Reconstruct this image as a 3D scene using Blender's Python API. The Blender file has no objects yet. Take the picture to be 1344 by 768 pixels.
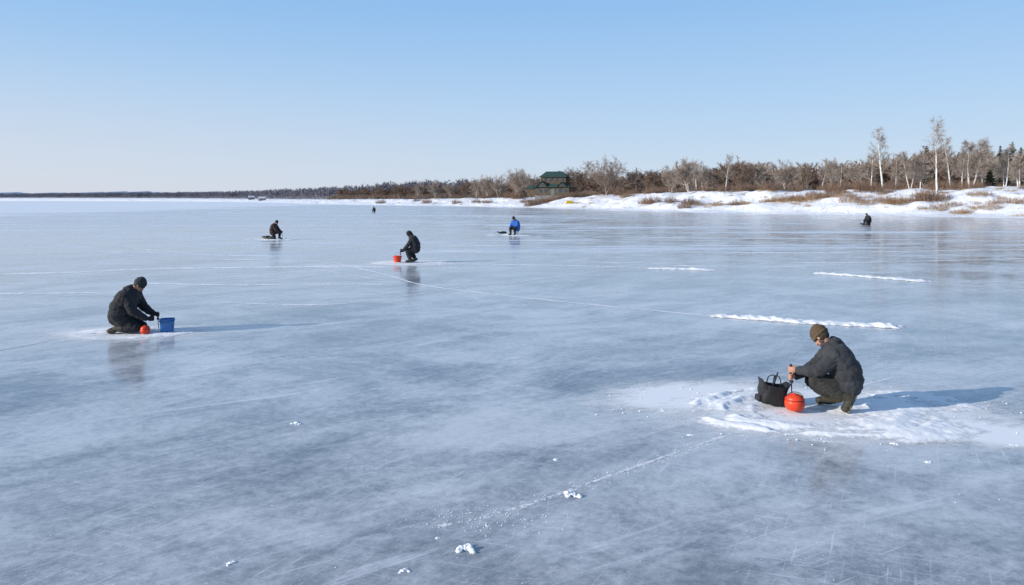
import bpy, math, random
import numpy as np
from mathutils import Vector, Matrix, noise
from math import radians, sin, cos, pi

scene = bpy.context.scene
COL = scene.collection
CAM_H = 2.6
F = 970.0

def G(u, v):
    """image pixel coordinates -> ground position in metres"""
    d = CAM_H * F / (v - 262.0)
    return ((u - 672.0) * d / F, d)

def sstep(a, b, x):
    t = np.clip((x - a) / (b - a), 0, 1)
    return t * t * (3 - 2 * t)

def fbm(x, y, z=0.0, o=4):
    return noise.fractal(Vector((x, y, z)), 1.0, 2.0, o)

# ------------------------------------------------------------------ materials
def new_mat(name):
    m = bpy.data.materials.new(name)
    m.use_nodes = True
    nt = m.node_tree
    b = nt.nodes["Principled BSDF"]
    return m, nt, b

class N:
    def __init__(s, nt): s.nt = nt
    def add(s, t, **k):
        n = s.nt.nodes.new(t)
        for a, b in k.items(): setattr(n, a, b)
        return n
    def link(s, a, b): s.nt.links.new(a, b)
    def val(s, sock, x):
        if isinstance(x, (int, float)): sock.default_value = x
        elif isinstance(x, (tuple, list)): sock.default_value = x
        else: s.link(x, sock)
    def math(s, op, a, b=0.0, c=0.0, clamp=False):
        n = s.add('ShaderNodeMath', operation=op); n.use_clamp = clamp
        s.val(n.inputs[0], a); s.val(n.inputs[1], b); s.val(n.inputs[2], c)
        return n.outputs[0]
    def noise(s, vec, scale=1, detail=4, rough=.5, dist=0):
        n = s.add('ShaderNodeTexNoise')
        s.link(vec, n.inputs['Vector'])
        n.inputs['Scale'].default_value = scale
        n.inputs['Detail'].default_value = detail
        n.inputs['Roughness'].default_value = rough
        n.inputs['Distortion'].default_value = dist
        return n.outputs['Fac']
    def mapping(s, vec, scale=(1, 1, 1), rot=0, loc=(0, 0, 0)):
        a = s.add('ShaderNodeMapping'); a.inputs['Rotation'].default_value = (0, 0, rot)
        a.inputs['Location'].default_value = loc
        s.link(vec, a.inputs['Vector'])
        b = s.add('ShaderNodeMapping'); b.inputs['Scale'].default_value = scale
        s.link(a.outputs[0], b.inputs['Vector'])
        return b.outputs[0]
    def rng(s, x, a, b, c=0.0, d=1.0, smooth=True):
        n = s.add('ShaderNodeMapRange'); n.interpolation_type = 'SMOOTHSTEP' if smooth else 'LINEAR'
        s.val(n.inputs[0], x)
        n.inputs[1].default_value = a; n.inputs[2].default_value = b
        n.inputs[3].default_value = c; n.inputs[4].default_value = d
        return n.outputs[0]
    def mix(s, f, a, b):
        n = s.add('ShaderNodeMix', data_type='RGBA')
        s.val(n.inputs[0], f); s.val(n.inputs[6], a); s.val(n.inputs[7], b)
        return n.outputs[2]

def simple_mat(name, c1, c2=None, scale=8, rough=.8, bump=0.0, bscale=60, spec=.3, coat=0, dist=0.01):
    m, nt, b = new_mat(name); n = N(nt)
    tc = n.add('ShaderNodeTexCoord').outputs['Object']
    if c2 is None: c2 = tuple(x * .75 for x in c1)
    f = n.noise(tc, scale, 3, .6)
    f = n.rng(f, .35, .65)
    n.link(n.mix(f, (*c1, 1), (*c2, 1)), b.inputs['Base Color'])
    b.inputs['Roughness'].default_value = rough
    b.inputs['Specular IOR Level'].default_value = spec
    b.inputs['Coat Weight'].default_value = coat
    if bump:
        bn = n.add('ShaderNodeBump'); bn.inputs['Strength'].default_value = bump
        bn.inputs['Distance'].default_value = dist
        n.link(n.noise(tc, bscale, 4, .6), bn.inputs['Height'])
        n.link(bn.outputs[0], b.inputs['Normal'])
    return m

def cloth_mat(name, c, rough=.85, fold=.8):
    m, nt, b = new_mat(name); n = N(nt)
    tc = n.add('ShaderNodeTexCoord').outputs['Object']
    f = n.rng(n.noise(tc, 5, 6, .65), .3, .7)
    n.link(n.mix(f, (*[x * .75 for x in c], 1), (*[min(1, x * 1.35) for x in c], 1)), b.inputs['Base Color'])
    b.inputs['Roughness'].default_value = rough
    b.inputs['Specular IOR Level'].default_value = .25
    b.inputs['Sheen Weight'].default_value = .06
    bn = n.add('ShaderNodeBump'); bn.inputs['Strength'].default_value = fold; bn.inputs['Distance'].default_value = .012
    h = n.math('ADD', n.noise(n.mapping(tc, (1, 1, 2.2)), 10, 4, .6, .8), n.math('MULTIPLY', n.noise(tc, 180, 2), .12))
    n.link(h, bn.inputs['Height']); n.link(bn.outputs[0], b.inputs['Normal'])
    return m

def snow_material(name, tint=(.88, .89, .91), big=.15, soft=False):
    m, nt, b = new_mat(name); n = N(nt)
    p = n.add('ShaderNodeNewGeometry').outputs['Position']
    f = n.rng(n.noise(p, big, 6, .6), .3, .7)
    n.link(n.mix(f, (*[x * .94 for x in tint], 1), (*tint, 1)), b.inputs['Base Color'])
    b.inputs['Roughness'].default_value = .7
    b.inputs['Specular IOR Level'].default_value = .25
    bn = n.add('ShaderNodeBump'); bn.inputs['Strength'].default_value = .45; bn.inputs['Distance'].default_value = .018
    h = n.math('ADD', n.noise(p, 9, 5, .65), n.math('MULTIPLY', n.noise(p, 60, 3, .6), .35))
    n.link(h, bn.inputs['Height']); n.link(bn.outputs[0], b.inputs['Normal'])
    if soft:   # thin snow at the rim of a patch lets the ice through
        sp = n.add('ShaderNodeSeparateXYZ'); n.link(p, sp.inputs[0])
        z = n.math('ADD', sp.outputs[2], n.math('MULTIPLY', n.math('SUBTRACT', n.noise(p, 7, 8, .8), .5), .05))
        n.link(n.rng(z, -.004, .020), b.inputs['Alpha'])
    return m
M_SNOW = snow_material("snow", (.90, .91, .92))
M_THIN = snow_material("thin_snow", (.93, .93, .94), soft=True)

def ice_material():
    m, nt, b = new_mat("lake_ice"); n = N(nt)
    p = n.add('ShaderNodeNewGeometry').outputs['Position']
    sep = n.add('ShaderNodeSeparateXYZ'); n.link(p, sep.inputs[0])
    X, Y = sep.outputs[0], sep.outputs[1]
    a = n.noise(n.mapping(p, (.26, .46, 1), radians(-35)), 1, 7, .66, 1.0)
    a2 = n.noise(n.mapping(p, (.5, 1.5, 1), radians(-50), (3, 9, 0)), 1, 6, .72, .8)
    a3 = n.noise(n.mapping(p, (.5, 1.3, 1), radians(35), (30, 9, 0)), 1, 6, .72, .8)
    g = n.noise(p, 8, 6, .82, .2)
    far = n.noise(n.mapping(p, (.04, .07, 1), radians(8)), 1, 5, .6, .8)
    s = n.math('MULTIPLY', a, 1.25)
    s = n.math('ADD', s, n.math('MULTIPLY', a2, .5))
    s = n.math('ADD', s, n.math('MULTIPLY', a3, .45))
    s = n.math('ADD', s, n.math('MULTIPLY', g, .75))
    s = n.math('ADD', s, n.math('MULTIPLY', far, .4))      # ~1.67 mean
    frost = n.rng(s, 1.33, 1.98)
    sc = None
    for k, rot in enumerate((-30, 18, -62)):
        q = n.noise(n.mapping(p, (1.0, 40, 1), radians(rot), (k * 3.3, 5, 0)), 1, 2, .6, 0)
        l = n.math('MULTIPLY', n.rng(q, .60, .70), .36)
        sc = l if sc is None else n.math('MAXIMUM', sc, l)
    scm = n.rng(n.noise(p, .6, 4, .7, .4), .38, .62)
    sc = n.math('MULTIPLY', sc, scm)
    sp = n.rng(n.noise(p, 34, 2, .6), .65, .72)
    sp = n.math('MULTIPLY', n.math('MULTIPLY', sp, scm), .7)
    # soft wisps of blown powder
    wp = n.noise(n.mapping(p, (.35, 2.4, 1), radians(-32), (5, 1, 0)), 1, 7, .74, .6)
    wp = n.math('MULTIPLY', n.rng(wp, .55, .72), .5)
    fs = n.noise(n.mapping(p, (.012, .03, 1), radians(-10)), 1, 6, .62, .5)
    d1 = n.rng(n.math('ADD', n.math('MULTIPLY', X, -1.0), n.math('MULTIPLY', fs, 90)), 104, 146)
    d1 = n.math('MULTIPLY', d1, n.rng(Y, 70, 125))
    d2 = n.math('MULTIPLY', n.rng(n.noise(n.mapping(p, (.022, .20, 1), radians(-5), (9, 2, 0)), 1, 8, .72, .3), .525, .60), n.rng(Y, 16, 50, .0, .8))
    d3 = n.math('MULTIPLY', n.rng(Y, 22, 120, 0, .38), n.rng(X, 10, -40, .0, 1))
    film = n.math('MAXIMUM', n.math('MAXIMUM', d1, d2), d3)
    base = n.mix(frost, (.19, .215, .245, 1), (.63, .65, .67, 1))
    over = n.math('MAXIMUM', n.math('MAXIMUM', wp, sc), sp)
    base = n.mix(over, base, (.91, .92, .94, 1))
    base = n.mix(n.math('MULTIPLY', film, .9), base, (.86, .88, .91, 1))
    n.link(base, b.inputs['Base Color'])
    r = n.math('ADD', n.math('MULTIPLY', frost, .13), .08)
    r = n.math('ADD', r, n.math('MULTIPLY', over, .2))
    r = n.math('ADD', r, n.math('MULTIPLY', film, .28), clamp=True)
    n.link(r, b.inputs['Roughness'])
    b.inputs['IOR'].default_value = 1.31
    b.inputs['Specular IOR Level'].default_value = .5
    bn = n.add('ShaderNodeBump'); bn.inputs['Strength'].default_value = .20; bn.inputs['Distance'].default_value = .012
    h = n.math('ADD', n.noise(p, 1.6, 2, .5), n.math('MULTIPLY', n.noise(p, 12, 3, .6), .2))
    n.link(h, bn.inputs['Height']); n.link(bn.outputs[0], b.inputs['Normal'])
    return m
M_ICE = ice_material()

def dust_line_material(name, col, lo, hi, amax, nscale, e1=.9):
    m, nt, b = new_mat(name); n = N(nt)
    p = n.add('ShaderNodeNewGeometry').outputs['Position']
    uv = n.add('ShaderNodeTexCoord').outputs['UV']
    sp = n.add('ShaderNodeSeparateXYZ'); n.link(uv, sp.inputs[0])
    e = n.math('SUBTRACT', 1.0, n.math('ABSOLUTE', n.math('SUBTRACT', n.math('MULTIPLY', sp.outputs[1], 2.0), 1.0)))
    e = n.rng(e, 0, e1)
    ends = n.math('MULTIPLY', n.rng(sp.outputs[0], 0, .12), n.rng(sp.outputs[0], .88, 1, 1, 0))
    q = n.math('ADD', n.math('MULTIPLY', n.noise(p, nscale, 4, .7), .6), n.math('MULTIPLY', n.noise(p, nscale * .12, 3, .6), .4))
    al = n.math('MULTIPLY', n.math('MULTIPLY', n.math('MULTIPLY', e, ends), n.rng(q, lo, hi)), amax, clamp=True)
    b.inputs['Base Color'].default_value = (*col, 1)
    b.inputs['Roughness'].default_value = .8
    n.link(al, b.inputs['Alpha'])
    return m
M_DUST = dust_line_material("snow_dust_line", (.93, .94, .96), .30, .55, 1.0, 6, .7)
M_POWDER = dust_line_material("powder_line", (.93, .94, .96), .42, .56, .95, 16, .9)
M_HAIR = dust_line_material("ice_scratch_line", (.93, .94, .96), .40, .62, .5, 4, .8)
M_CRACK = dust_line_material("dark_crack_line", (.12, .10, .08), .25, .45, .9, 12)

def dust_patch_material():
    m, nt, b = new_mat("snow_dust_patch"); n = N(nt)
    tc = n.add('ShaderNodeTexCoord').outputs['Object']
    p = n.add('ShaderNodeNewGeometry').outputs['Position']
    ln = n.add('ShaderNodeVectorMath', operation='LENGTH'); n.link(tc, ln.inputs[0])
    e = n.rng(ln.outputs['Value'], .2, 1.0, 1, 0, False)
    q = n.math('ADD', n.math('MULTIPLY', n.noise(p, 2.2, 7, .80, .5), .6), n.math('MULTIPLY', n.noise(n.mapping(p, (2, 9, 1), radians(-20)), 1, 5, .7), .4))
    al = n.rng(n.math('ADD', n.math('MULTIPLY', e, .5), q), .62, .92)
    al = n.math('MULTIPLY', al, n.rng(ln.outputs['Value'], .35, 1.0, 1, 0))
    b.inputs['Base Color'].default_value = (.92, .93, .94, 1)
    b.inputs['Roughness'].default_value = .8
    n.link(n.math('MULTIPLY', al, .95), b.inputs['Alpha'])
    return m
M_PATCH = dust_patch_material()

# ------------------------------------------------------------------ mesh helpers
def link(obj, parent=None):
    COL.objects.link(obj)
    if parent: obj.parent = parent
    return obj

def mesh_obj(name, verts, faces, mats, parent=None, smooth=False, midx=None, uvs=None):
    me = bpy.data.meshes.new(name)
    me.from_pydata([tuple(v) for v in verts], [], [tuple(f) for f in faces])
    for m in (mats if isinstance(mats, (list, tuple)) else [mats]): me.materials.append(m)
    if midx is not None: me.polygons.foreach_set('material_index', np.asarray(midx, dtype=np.int32))
    if smooth: me.polygons.foreach_set('use_smooth', np.ones(len(me.polygons), dtype=bool))
    if uvs is not None:
        l = me.uv_layers.new(name='UVMap')
        li = np.empty(len(me.loops), dtype=np.int32); me.loops.foreach_get('vertex_index', li)
        l.data.foreach_set('uv', np.asarray(uvs, dtype=np.float32)[li].ravel())
    me.update()
    o = bpy.data.objects.new(name, me)
    return link(o, parent)

def tri_mesh(name, V, T, M, mats):
    me = bpy.data.meshes.new(name)
    V = np.asarray(V, dtype=np.float32); T = np.asarray(T, dtype=np.int32)
    me.vertices.add(len(V)); me.vertices.foreach_set('co', V.ravel())
    me.loops.add(T.size); me.loops.foreach_set('vertex_index', T.ravel())
    me.polygons.add(len(T)); me.polygons.foreach_set('loop_start', np.arange(0, T.size, 3, dtype=np.int32))
    for m in mats: me.materials.append(m)
    me.polygons.foreach_set('material_index', np.asarray(M, dtype=np.int32))
    me.update(calc_edges=True); me.validate()
    return me

def empty(name, loc=(0, 0, 0), rz=0, s=1):
    e = bpy.data.objects.new(name, None); e.location = loc; e.rotation_euler = (0, 0, rz); e.scale = (s, s, s)
    e.empty_display_size = .2
    return link(e)

def tag(o, label, cat, group=None):
    o["label"] = label; o["category"] = cat
    if group: o["group"] = group

class Soup:
    """closed overlapping volumes, fused by voxel remesh"""
    def __init__(s): s.v = []; s.f = []
    def _add(s, V, Fc):
        o = len(s.v); s.v.extend(V); s.f.extend([tuple(i + o for i in f) for f in Fc])
    def ell(s, c, r, R=None, nu=16, nv=10):
        V = []; Fc = []
        c = Vector(c); R = R or Matrix.Identity(3)
        V.append(c + R @ Vector((0, 0, r[2])))
        for j in range(1, nv):
            t = pi * j / nv
            for i in range(nu):
                a = 2 * pi * i / nu
                V.append(c + R @ Vector((r[0] * sin(t) * cos(a), r[1] * sin(t) * sin(a), r[2] * cos(t))))
        V.append(c + R @ Vector((0, 0, -r[2])))
        L = len(V) - 1
        for i in range(nu):
            Fc.append((0, 1 + i, 1 + (i + 1) % nu))
            Fc.append((L, L - nu + (i + 1) % nu, L - nu + i))
        for j in range(nv - 2):
            for i in range(nu):
                a = 1 + j * nu + i; b = 1 + j * nu + (i + 1) % nu
                Fc.append((a, a + nu, b + nu, b))
        s._add(V, Fc)
    def cap(s, p, q, r1, r2, n=14):
        p = Vector(p); q = Vector(q)
        s.ell(p, (r1,) * 3, nu=n, nv=8); s.ell(q, (r2,) * 3, nu=n, nv=8)
        s.cone(p, q, r1, r2, n)
    def cone(s, p, q, r1, r2, n=14):
        p = Vector(p); q = Vector(q); d = (q - p)
        if d.length < 1e-5: return
        d.normalize(); a = d.orthogonal().normalized(); b = d.cross(a)
        V = []
        for c, r in ((p, r1), (q, r2)):
            for i in range(n):
                t = 2 * pi * i / n; V.append(c + a * r * cos(t) + b * r * sin(t))
        Fc = [(i, (i + 1) % n, n + (i + 1) % n, n + i) for i in range(n)]
        Fc.append(tuple(range(n - 1, -1, -1))); Fc.append(tuple(range(n, 2 * n)))
        s._add(V, Fc)
    def chain(s, pts, rs):
        for i in range(len(pts) - 1): s.cap(pts[i], pts[i + 1], rs[i], rs[i + 1])
    def bake(s, name, mat, parent, voxel=.01, smooth=5, wr=0.0, wscale=7, floor=None):
        me = bpy.data.meshes.new(name + "_raw")
        me.from_pydata([tuple(v) for v in s.v], [], s.f)
        o = bpy.data.objects.new(name + "_raw", me); COL.objects.link(o)
        m = o.modifiers.new('r', 'REMESH'); m.mode = 'VOXEL'; m.voxel_size = voxel
        if smooth:
            m2 = o.modifiers.new('s', 'SMOOTH'); m2.factor = .5; m2.iterations = smooth
        dg = bpy.context.evaluated_depsgraph_get(); dg.update()
        out = bpy.data.meshes.new_from_object(o.evaluated_get(dg))
        bpy.data.objects.remove(o); bpy.data.meshes.remove(me)
        out.name = name
        nv = len(out.vertices)
        if wr > 0:
            co = np.empty(nv * 3, dtype=np.float32); out.vertices.foreach_get('co', co); co = co.reshape(-1, 3)
            no = np.array([v.normal[:] for v in out.vertices], dtype=np.float32)
            d = np.empty(nv)
            for i in range(nv):
                x, y, z = co[i]
                w = Vector((x * wscale, y * wscale, z * wscale * 1.7))
                w2 = w + noise.noise_vector(w * .7) * .8
                d[i] = (1 - 2.4 * abs(noise.noise(w2))) * .7 + noise.noise(w2 * 2.3) * .5
            co = co + no * (d * wr)[:, None]
            if floor is not None: co[:, 2] = np.maximum(co[:, 2], floor)
            out.vertices.foreach_set('co', co.ravel())
        out.materials.clear(); out.materials.append(mat)
        out.polygons.foreach_set('use_smooth', np.ones(len(out.polygons), dtype=bool)); out.update()
        o = bpy.data.objects.new(name, out)
        return link(o, parent)

def lathe(name, prof, mat, parent=None, n=32, smooth=True, close=False, power=1.0):
    V = []; Fc = []
    for r, z in prof:
        for i in range(n):
            t = 2 * pi * i / n; c, s = cos(t), sin(t)
            V.append((r * math.copysign(abs(c) ** power, c), r * math.copysign(abs(s) ** power, s), z))
    for j in range(len(prof) - 1):
        for i in range(n):
            a = j * n + i; b = j * n + (i + 1) % n
            Fc.append((a, b, b + n, a + n))
    Fc.append(tuple(range(n - 1, -1, -1)))
    if close: Fc.append(tuple(range((len(prof) - 1) * n, len(prof) * n)))
    return mesh_obj(name, V, Fc, mat, parent, smooth)

def tube_obj(name, pts, r, mat, parent=None, n=8, smooth=True):
    V = []; Fc = []; P = [Vector(p) for p in pts]
    rs = r if isinstance(r, (list, tuple)) else [r] * len(P)
    prev = None
    for i, p in enumerate(P):
        d = (P[min(i + 1, len(P) - 1)] - P[max(i - 1, 0)]).normalized()
        a = d.orthogonal().normalized() if prev is None else (prev - d * prev.dot(d)).normalized()
        prev = a; b = d.cross(a)
        for k in range(n):
            t = 2 * pi * k / n; V.append(p + a * rs[i] * cos(t) + b * rs[i] * sin(t))
    for j in range(len(P) - 1):
        for k in range(n):
            x = j * n + k; y = j * n + (k + 1) % n
            Fc.append((x, y, y + n, x + n))
    Fc.append(tuple(range(n - 1, -1, -1))); Fc.append(tuple(range((len(P) - 1) * n, len(P) * n)))
    return mesh_obj(name, V, Fc, mat, parent, smooth)

# ------------------------------------------------------------------ camera, light, sky
cam = bpy.data.cameras.new("camera"); co = bpy.data.objects.new("camera", cam); COL.objects.link(co)
co.location = (0, 0, CAM_H); co.rotation_euler = (radians(90), 0, 0)
cam.sensor_width = 36; cam.lens = 36 * F / 1344.0; cam.shift_y = -122 / 1344.0
cam.clip_start = .1; cam.clip_end = 40000
scene.camera = co

SUN_EL = 18.0
sdir = Vector((-.95, -.31, 0)).normalized()
to_sun = Vector((sdir.x * cos(radians(SUN_EL)), sdir.y * cos(radians(SUN_EL)), sin(radians(SUN_EL))))
sl = bpy.data.lights.new("sun", 'SUN'); sl.energy = 5.0; sl.angle = radians(.5); sl.color = (1, .93, .84)
so = bpy.data.objects.new("sun", sl); COL.objects.link(so)
so.rotation_euler = to_sun.to_track_quat('Z', 'Y').to_euler()
w = bpy.data.worlds.new("World"); scene.world = w; w.use_nodes = True
nt = w.node_tree; n = N(nt); bg = nt.nodes['Background']; wout = nt.nodes['World Output']
sky = nt.nodes.new('ShaderNodeTexSky'); sky.sky_type = 'NISHITA'; sky.sun_disc = False
sky.sun_elevation = radians(SUN_EL); sky.sun_rotation = math.atan2(to_sun.x, to_sun.y)
sky.air_density = 1.0; sky.dust_density = .3; sky.ozone_density = 2.5; sky.altitude = 0
nt.links.new(sky.outputs[0], bg.inputs[0]); bg.inputs[1].default_value = .13
# clear winter haze: lilac-white at the horizon, clean blue above
tcw = n.add('ShaderNodeTexCoord').outputs['Generated']
spw = n.add('ShaderNodeSeparateXYZ'); n.link(tcw, spw.inputs[0])
rp = n.add('ShaderNodeValToRGB'); n.link(spw.outputs[2], rp.inputs[0])
els = rp.color_ramp.elements
els[0].position = 0.0; els[0].color = (.64, .71, .83, 1)
els[1].position = 1.0; els[1].color = (.16, .25, .44, 1)
for pos, c in ((.045, (.58, .71, .87)), (.13, (.45, .65, .90)), (.25, (.30, .54, .88)), (.55, (.20, .36, .64))):
    e = els.new(pos); e.color = (*c, 1)
side = n.math('MULTIPLY', n.rng(spw.outputs[0], .35, -.9), n.rng(spw.outputs[2], .0, .22, 1, 0))
colw = n.mix(n.math('MULTIPLY', side, .65), rp.outputs[0], (.70, .72, .81, 1))
bg2 = n.add('ShaderNodeBackground'); n.link(colw, bg2.inputs[0]); bg2.inputs[1].default_value = 1.0
mx = n.add('ShaderNodeMixShader'); mx.inputs[0].default_value = .93
n.link(bg.outputs[0], mx.inputs[1]); n.link(bg2.outputs[0], mx.inputs[2]); n.link(mx.outputs[0], wout.inputs['Surface'])
scene.view_settings.view_transform = 'Standard'; scene.view_settings.look = 'None'; scene.view_settings.exposure = 0

# ------------------------------------------------------------------ ice sheet (one sheet, finer cells near the viewpoint)
gx = [-14000, -6000, -2500, -1000, -400, -160, -80, -40, -20, -10, 0, 10, 20, 40, 80, 160, 400, 1000, 2500, 6000, 14000]
gy = [-200, -40, 0, 8, 16, 28, 45, 70, 110, 180, 320, 600, 1200, 2500, 6000, 14000]
V = [(x, y, 0) for y in gy for x in gx]; nx_ = len(gx)
Fc = [(j * nx_ + i, j * nx_ + i + 1, (j + 1) * nx_ + i + 1, (j + 1) * nx_ + i) for j in range(len(gy) - 1) for i in range(nx_ - 1)]
ice = mesh_obj("lake_ice", V, Fc, M_ICE)
ice["kind"] = "structure"

# ------------------------------------------------------------------ shore terrain
PTS = np.array([(230, -60), (150, 20), (106, 55), (72, 101), (52, 133), (31, 168), (7, 229), (-22, 280), (-62, 336), (-125, 455), (-209, 630), (-330, 830), (-520, 1060),
                (-900, 1400), (-1600, 1800), (-3000, 2300)], dtype=float)
def catmull(P, n=24):
    out = []
    Q = np.vstack([2 * P[0] - P[1], P, 2 * P[-1] - P[-2]])
    for i in range(1, len(Q) - 2):
        for k in range(n):
            t = k / n
            out.append(.5 * ((2 * Q[i]) + (-Q[i - 1] + Q[i + 1]) * t + (2 * Q[i - 1] - 5 * Q[i] + 4 * Q[i + 1] - Q[i + 2]) * t * t + (-Q[i - 1] + 3 * Q[i] - 3 * Q[i + 1] + Q[i + 2]) * t ** 3))
    out.append(P[-1]); return np.array(out)
PATH = catmull(PTS, 26)
TAN = np.gradient(PATH, axis=0); TAN /= np.linalg.norm(TAN, axis=1)[:, None]
NOR = np.stack([TAN[:, 1], -TAN[:, 0]], 1)
def st(x, y):
    d = (PATH[:, 0] - x) ** 2 + (PATH[:, 1] - y) ** 2
    i = int(d.argmin())
    return i, (x - PATH[i, 0]) * NOR[i, 0] + (y - PATH[i, 1]) * NOR[i, 1]
BY = [0, 60, 85, 101, 120, 135, 168, 200, 229, 280, 336, 630, 1000, 2500]
BH = [4.4, 4.6, 4.5, 4.3, 4.1, 4.1, 4.2, 4.0, 3.5, 2.8, 2.3, 2.0, 2.6, 6.0]
def height(x, y, it=None):
    i, t = it if it else st(x, y)
    Yc = PATH[i, 1]
    H = np.interp(Yc, BY, BH)
    k = 1 + Yc / 400
    t2 = t + fbm(x * .06, y * .06, 3.1) * 5 + fbm(x * .3, y * .3, 9) * 1.6
    if t2 < -4 * k: return -.25
    h = -.25 + .45 * float(sstep(-4, 1.5, t2))
    h += .36 * H * float(sstep(1, 8, t2)) + .64 * H * float(sstep(7, 20, t2))
    h += fbm(x * .12, y * .12, 1) * .5 * float(sstep(2, 12, t2)) + fbm(x * .5, y * .5, 5, 4) * .28 * float(sstep(0, 5, t2))
    h += min(max(t - 20, 0) * .014, 4)
    return h
offs = list(np.arange(-10, 34, .8)) + [36, 39, 43, 48, 55, 65, 80, 100, 130, 170, 230, 320, 500, 900]
fine = []
for i in range(len(PATH) - 1):
    L = np.linalg.norm(PATH[i + 1] - PATH[i]); dist = np.linalg.norm(PATH[i])
    step = max(.9, dist / 150)
    k = max(1, int(L / step))
    for j in range(k):
        f = j / k
        fine.append((PATH[i] * (1 - f) + PATH[i + 1] * f, NOR[i] * (1 - f) + NOR[i + 1] * f, i if f < .5 else i + 1))
V = []; Fc = []
no_ = len(offs)
for P, Nn, i in fine:
    for t in offs:
        x = P[0] + Nn[0] * t; y = P[1] + Nn[1] * t
        V.append((x, y, height(x, y, (i, t))))
for a in range(len(fine) - 1):
    for b in range(no_ - 1):
        q = a * no_ + b
        Fc.append((q, q + 1, q + 1 + no_, q + no_))
def bank_mat():
    m, nt, b = new_mat("bank_snow"); n = N(nt)
    p = n.add('ShaderNodeNewGeometry').outputs['Position']
    nz = n.noise(n.mapping(p, (1, 1, 1.5)), .4, 6, .70)
    earth = n.rng(nz, .555, .635)
    sep = n.add('ShaderNodeSeparateXYZ'); n.link(p, sep.inputs[0])
    earth = n.math('MULTIPLY', earth, n.rng(sep.outputs[2], .5, 1.4))
    c = n.mix(n.rng(n.noise(p, .2, 4, .6), .3, .7), (.80, .82, .87, 1), (.90, .91, .93, 1))
    c = n.mix(n.math('MULTIPLY', earth, .78), c, (.25, .175, .11, 1))
    n.link(c, b.inputs['Base Color']); b.inputs['Roughness'].default_value = .8
    bn = n.add('ShaderNodeBump'); bn.inputs['Strength'].default_value = 1.0; bn.inputs['Distance'].default_value = .4
    n.link(n.noise(p, 1.0, 6, .68), bn.inputs['Height']); n.link(bn.outputs[0], b.inputs['Normal'])
    return m
terr = mesh_obj("snowy_shore_terrain", V, Fc, bank_mat(), smooth=True)
terr["kind"] = "structure"
def on_bank(u, t):
    for d in np.arange(85, 520, 1.5):
        x = (u - 672) * d / F
        _, tt = st(x, d)
        if tt >= t: return float(d)
    return None

# ------------------------------------------------------------------ far hills
def hill(name, y0, x0, x1, base, amp, col, seed, depth):
    V = []; Fc = []
    n = 220
    for j, (dy, k) in enumerate([(0, 0), (depth * .25, .55), (depth * .5, .9), (depth * .75, 1), (depth, 0)]):
        for i in range(n + 1):
            x = x0 + (x1 - x0) * i / n
            e = min(1, i / 12, (n - i) / 12)
            z = (base + amp * fbm(x * .0012, seed, 0, 5) + .13 * base * fbm(x * .02, seed + 4, 0, 4)) * k * e
            V.append((x, y0 + dy, z if k else -1))
    for j in range(4):
        for i in range(n):
            a = j * (n + 1) + i; Fc.append((a, a + 1, a + n + 2, a + n + 1))
    m = simple_mat(name + "_hazed_woods", col, tuple(c * .85 for c in col), .01, 1, 0, spec=0)  # bluish aerial haze is painted into the hill's base colour
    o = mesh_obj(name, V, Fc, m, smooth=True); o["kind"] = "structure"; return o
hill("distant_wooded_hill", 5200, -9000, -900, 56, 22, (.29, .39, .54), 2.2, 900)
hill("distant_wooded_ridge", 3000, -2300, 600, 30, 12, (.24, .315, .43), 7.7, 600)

# ------------------------------------------------------------------ vegetation
M_TWIG = simple_mat("brown_twigs", (.25, .175, .13), (.16, .115, .09), .6, .9)
M_TWIGR = simple_mat("reddish_twigs", (.265, .165, .115), (.17, .115, .085), .5, .9)
M_TWIGW = simple_mat("willow_twigs", (.33, .25, .19), (.23, .175, .14), .5, .9)
M_TWIGP = simple_mat("pale_twigs", (.40, .33, .27), (.28, .225, .185), .5, .9)
M_TWIGF = simple_mat("hazed_distant_twigs", (.26, .25, .28), (.19, .185, .215), .02, 1)  # twig colour lightened and greyed to paint in distance haze
M_TRUNKF = simple_mat("hazed_distant_trunks", (.46, .45, .47), (.32, .31, .33), .1, 1)  # same painted haze in the far trunk colour
M_BARK = simple_mat("grey_brown_bark", (.22, .18, .15), (.12, .10, .08), 3, .95, .5, 12, dist=.03)
M_WBARK = simple_mat("pale_wood_bark", (.38, .32, .27), (.19, .155, .13), .3, .95)
M_GRASS = simple_mat("dry_grass", (.46, .31, .15), (.30, .19, .09), 1.5, .9)
M_RUST = simple_mat("rusty_brush", (.28, .165, .095), (.18, .11, .07), 1.5, .9)
M_SPRUCE = simple_mat("spruce_needles", (.03, .042, .03), (.05, .06, .04), 1.2, .9)
def birch_bark():
    m, nt, b = new_mat("birch_bark"); n = N(nt)
    tc = n.add('ShaderNodeTexCoord').outputs['Object']
    q = n.noise(n.mapping(tc, (2, 2, 9)), 1, 4, .7)
    n.link(n.mix(n.rng(q, .56, .64), (.78, .75, .70, 1), (.06, .05, .045, 1)), b.inputs['Base Color'])
    b.inputs['Roughness'].default_value = .85
    return m
M_BIRCH = birch_bark()

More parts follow.
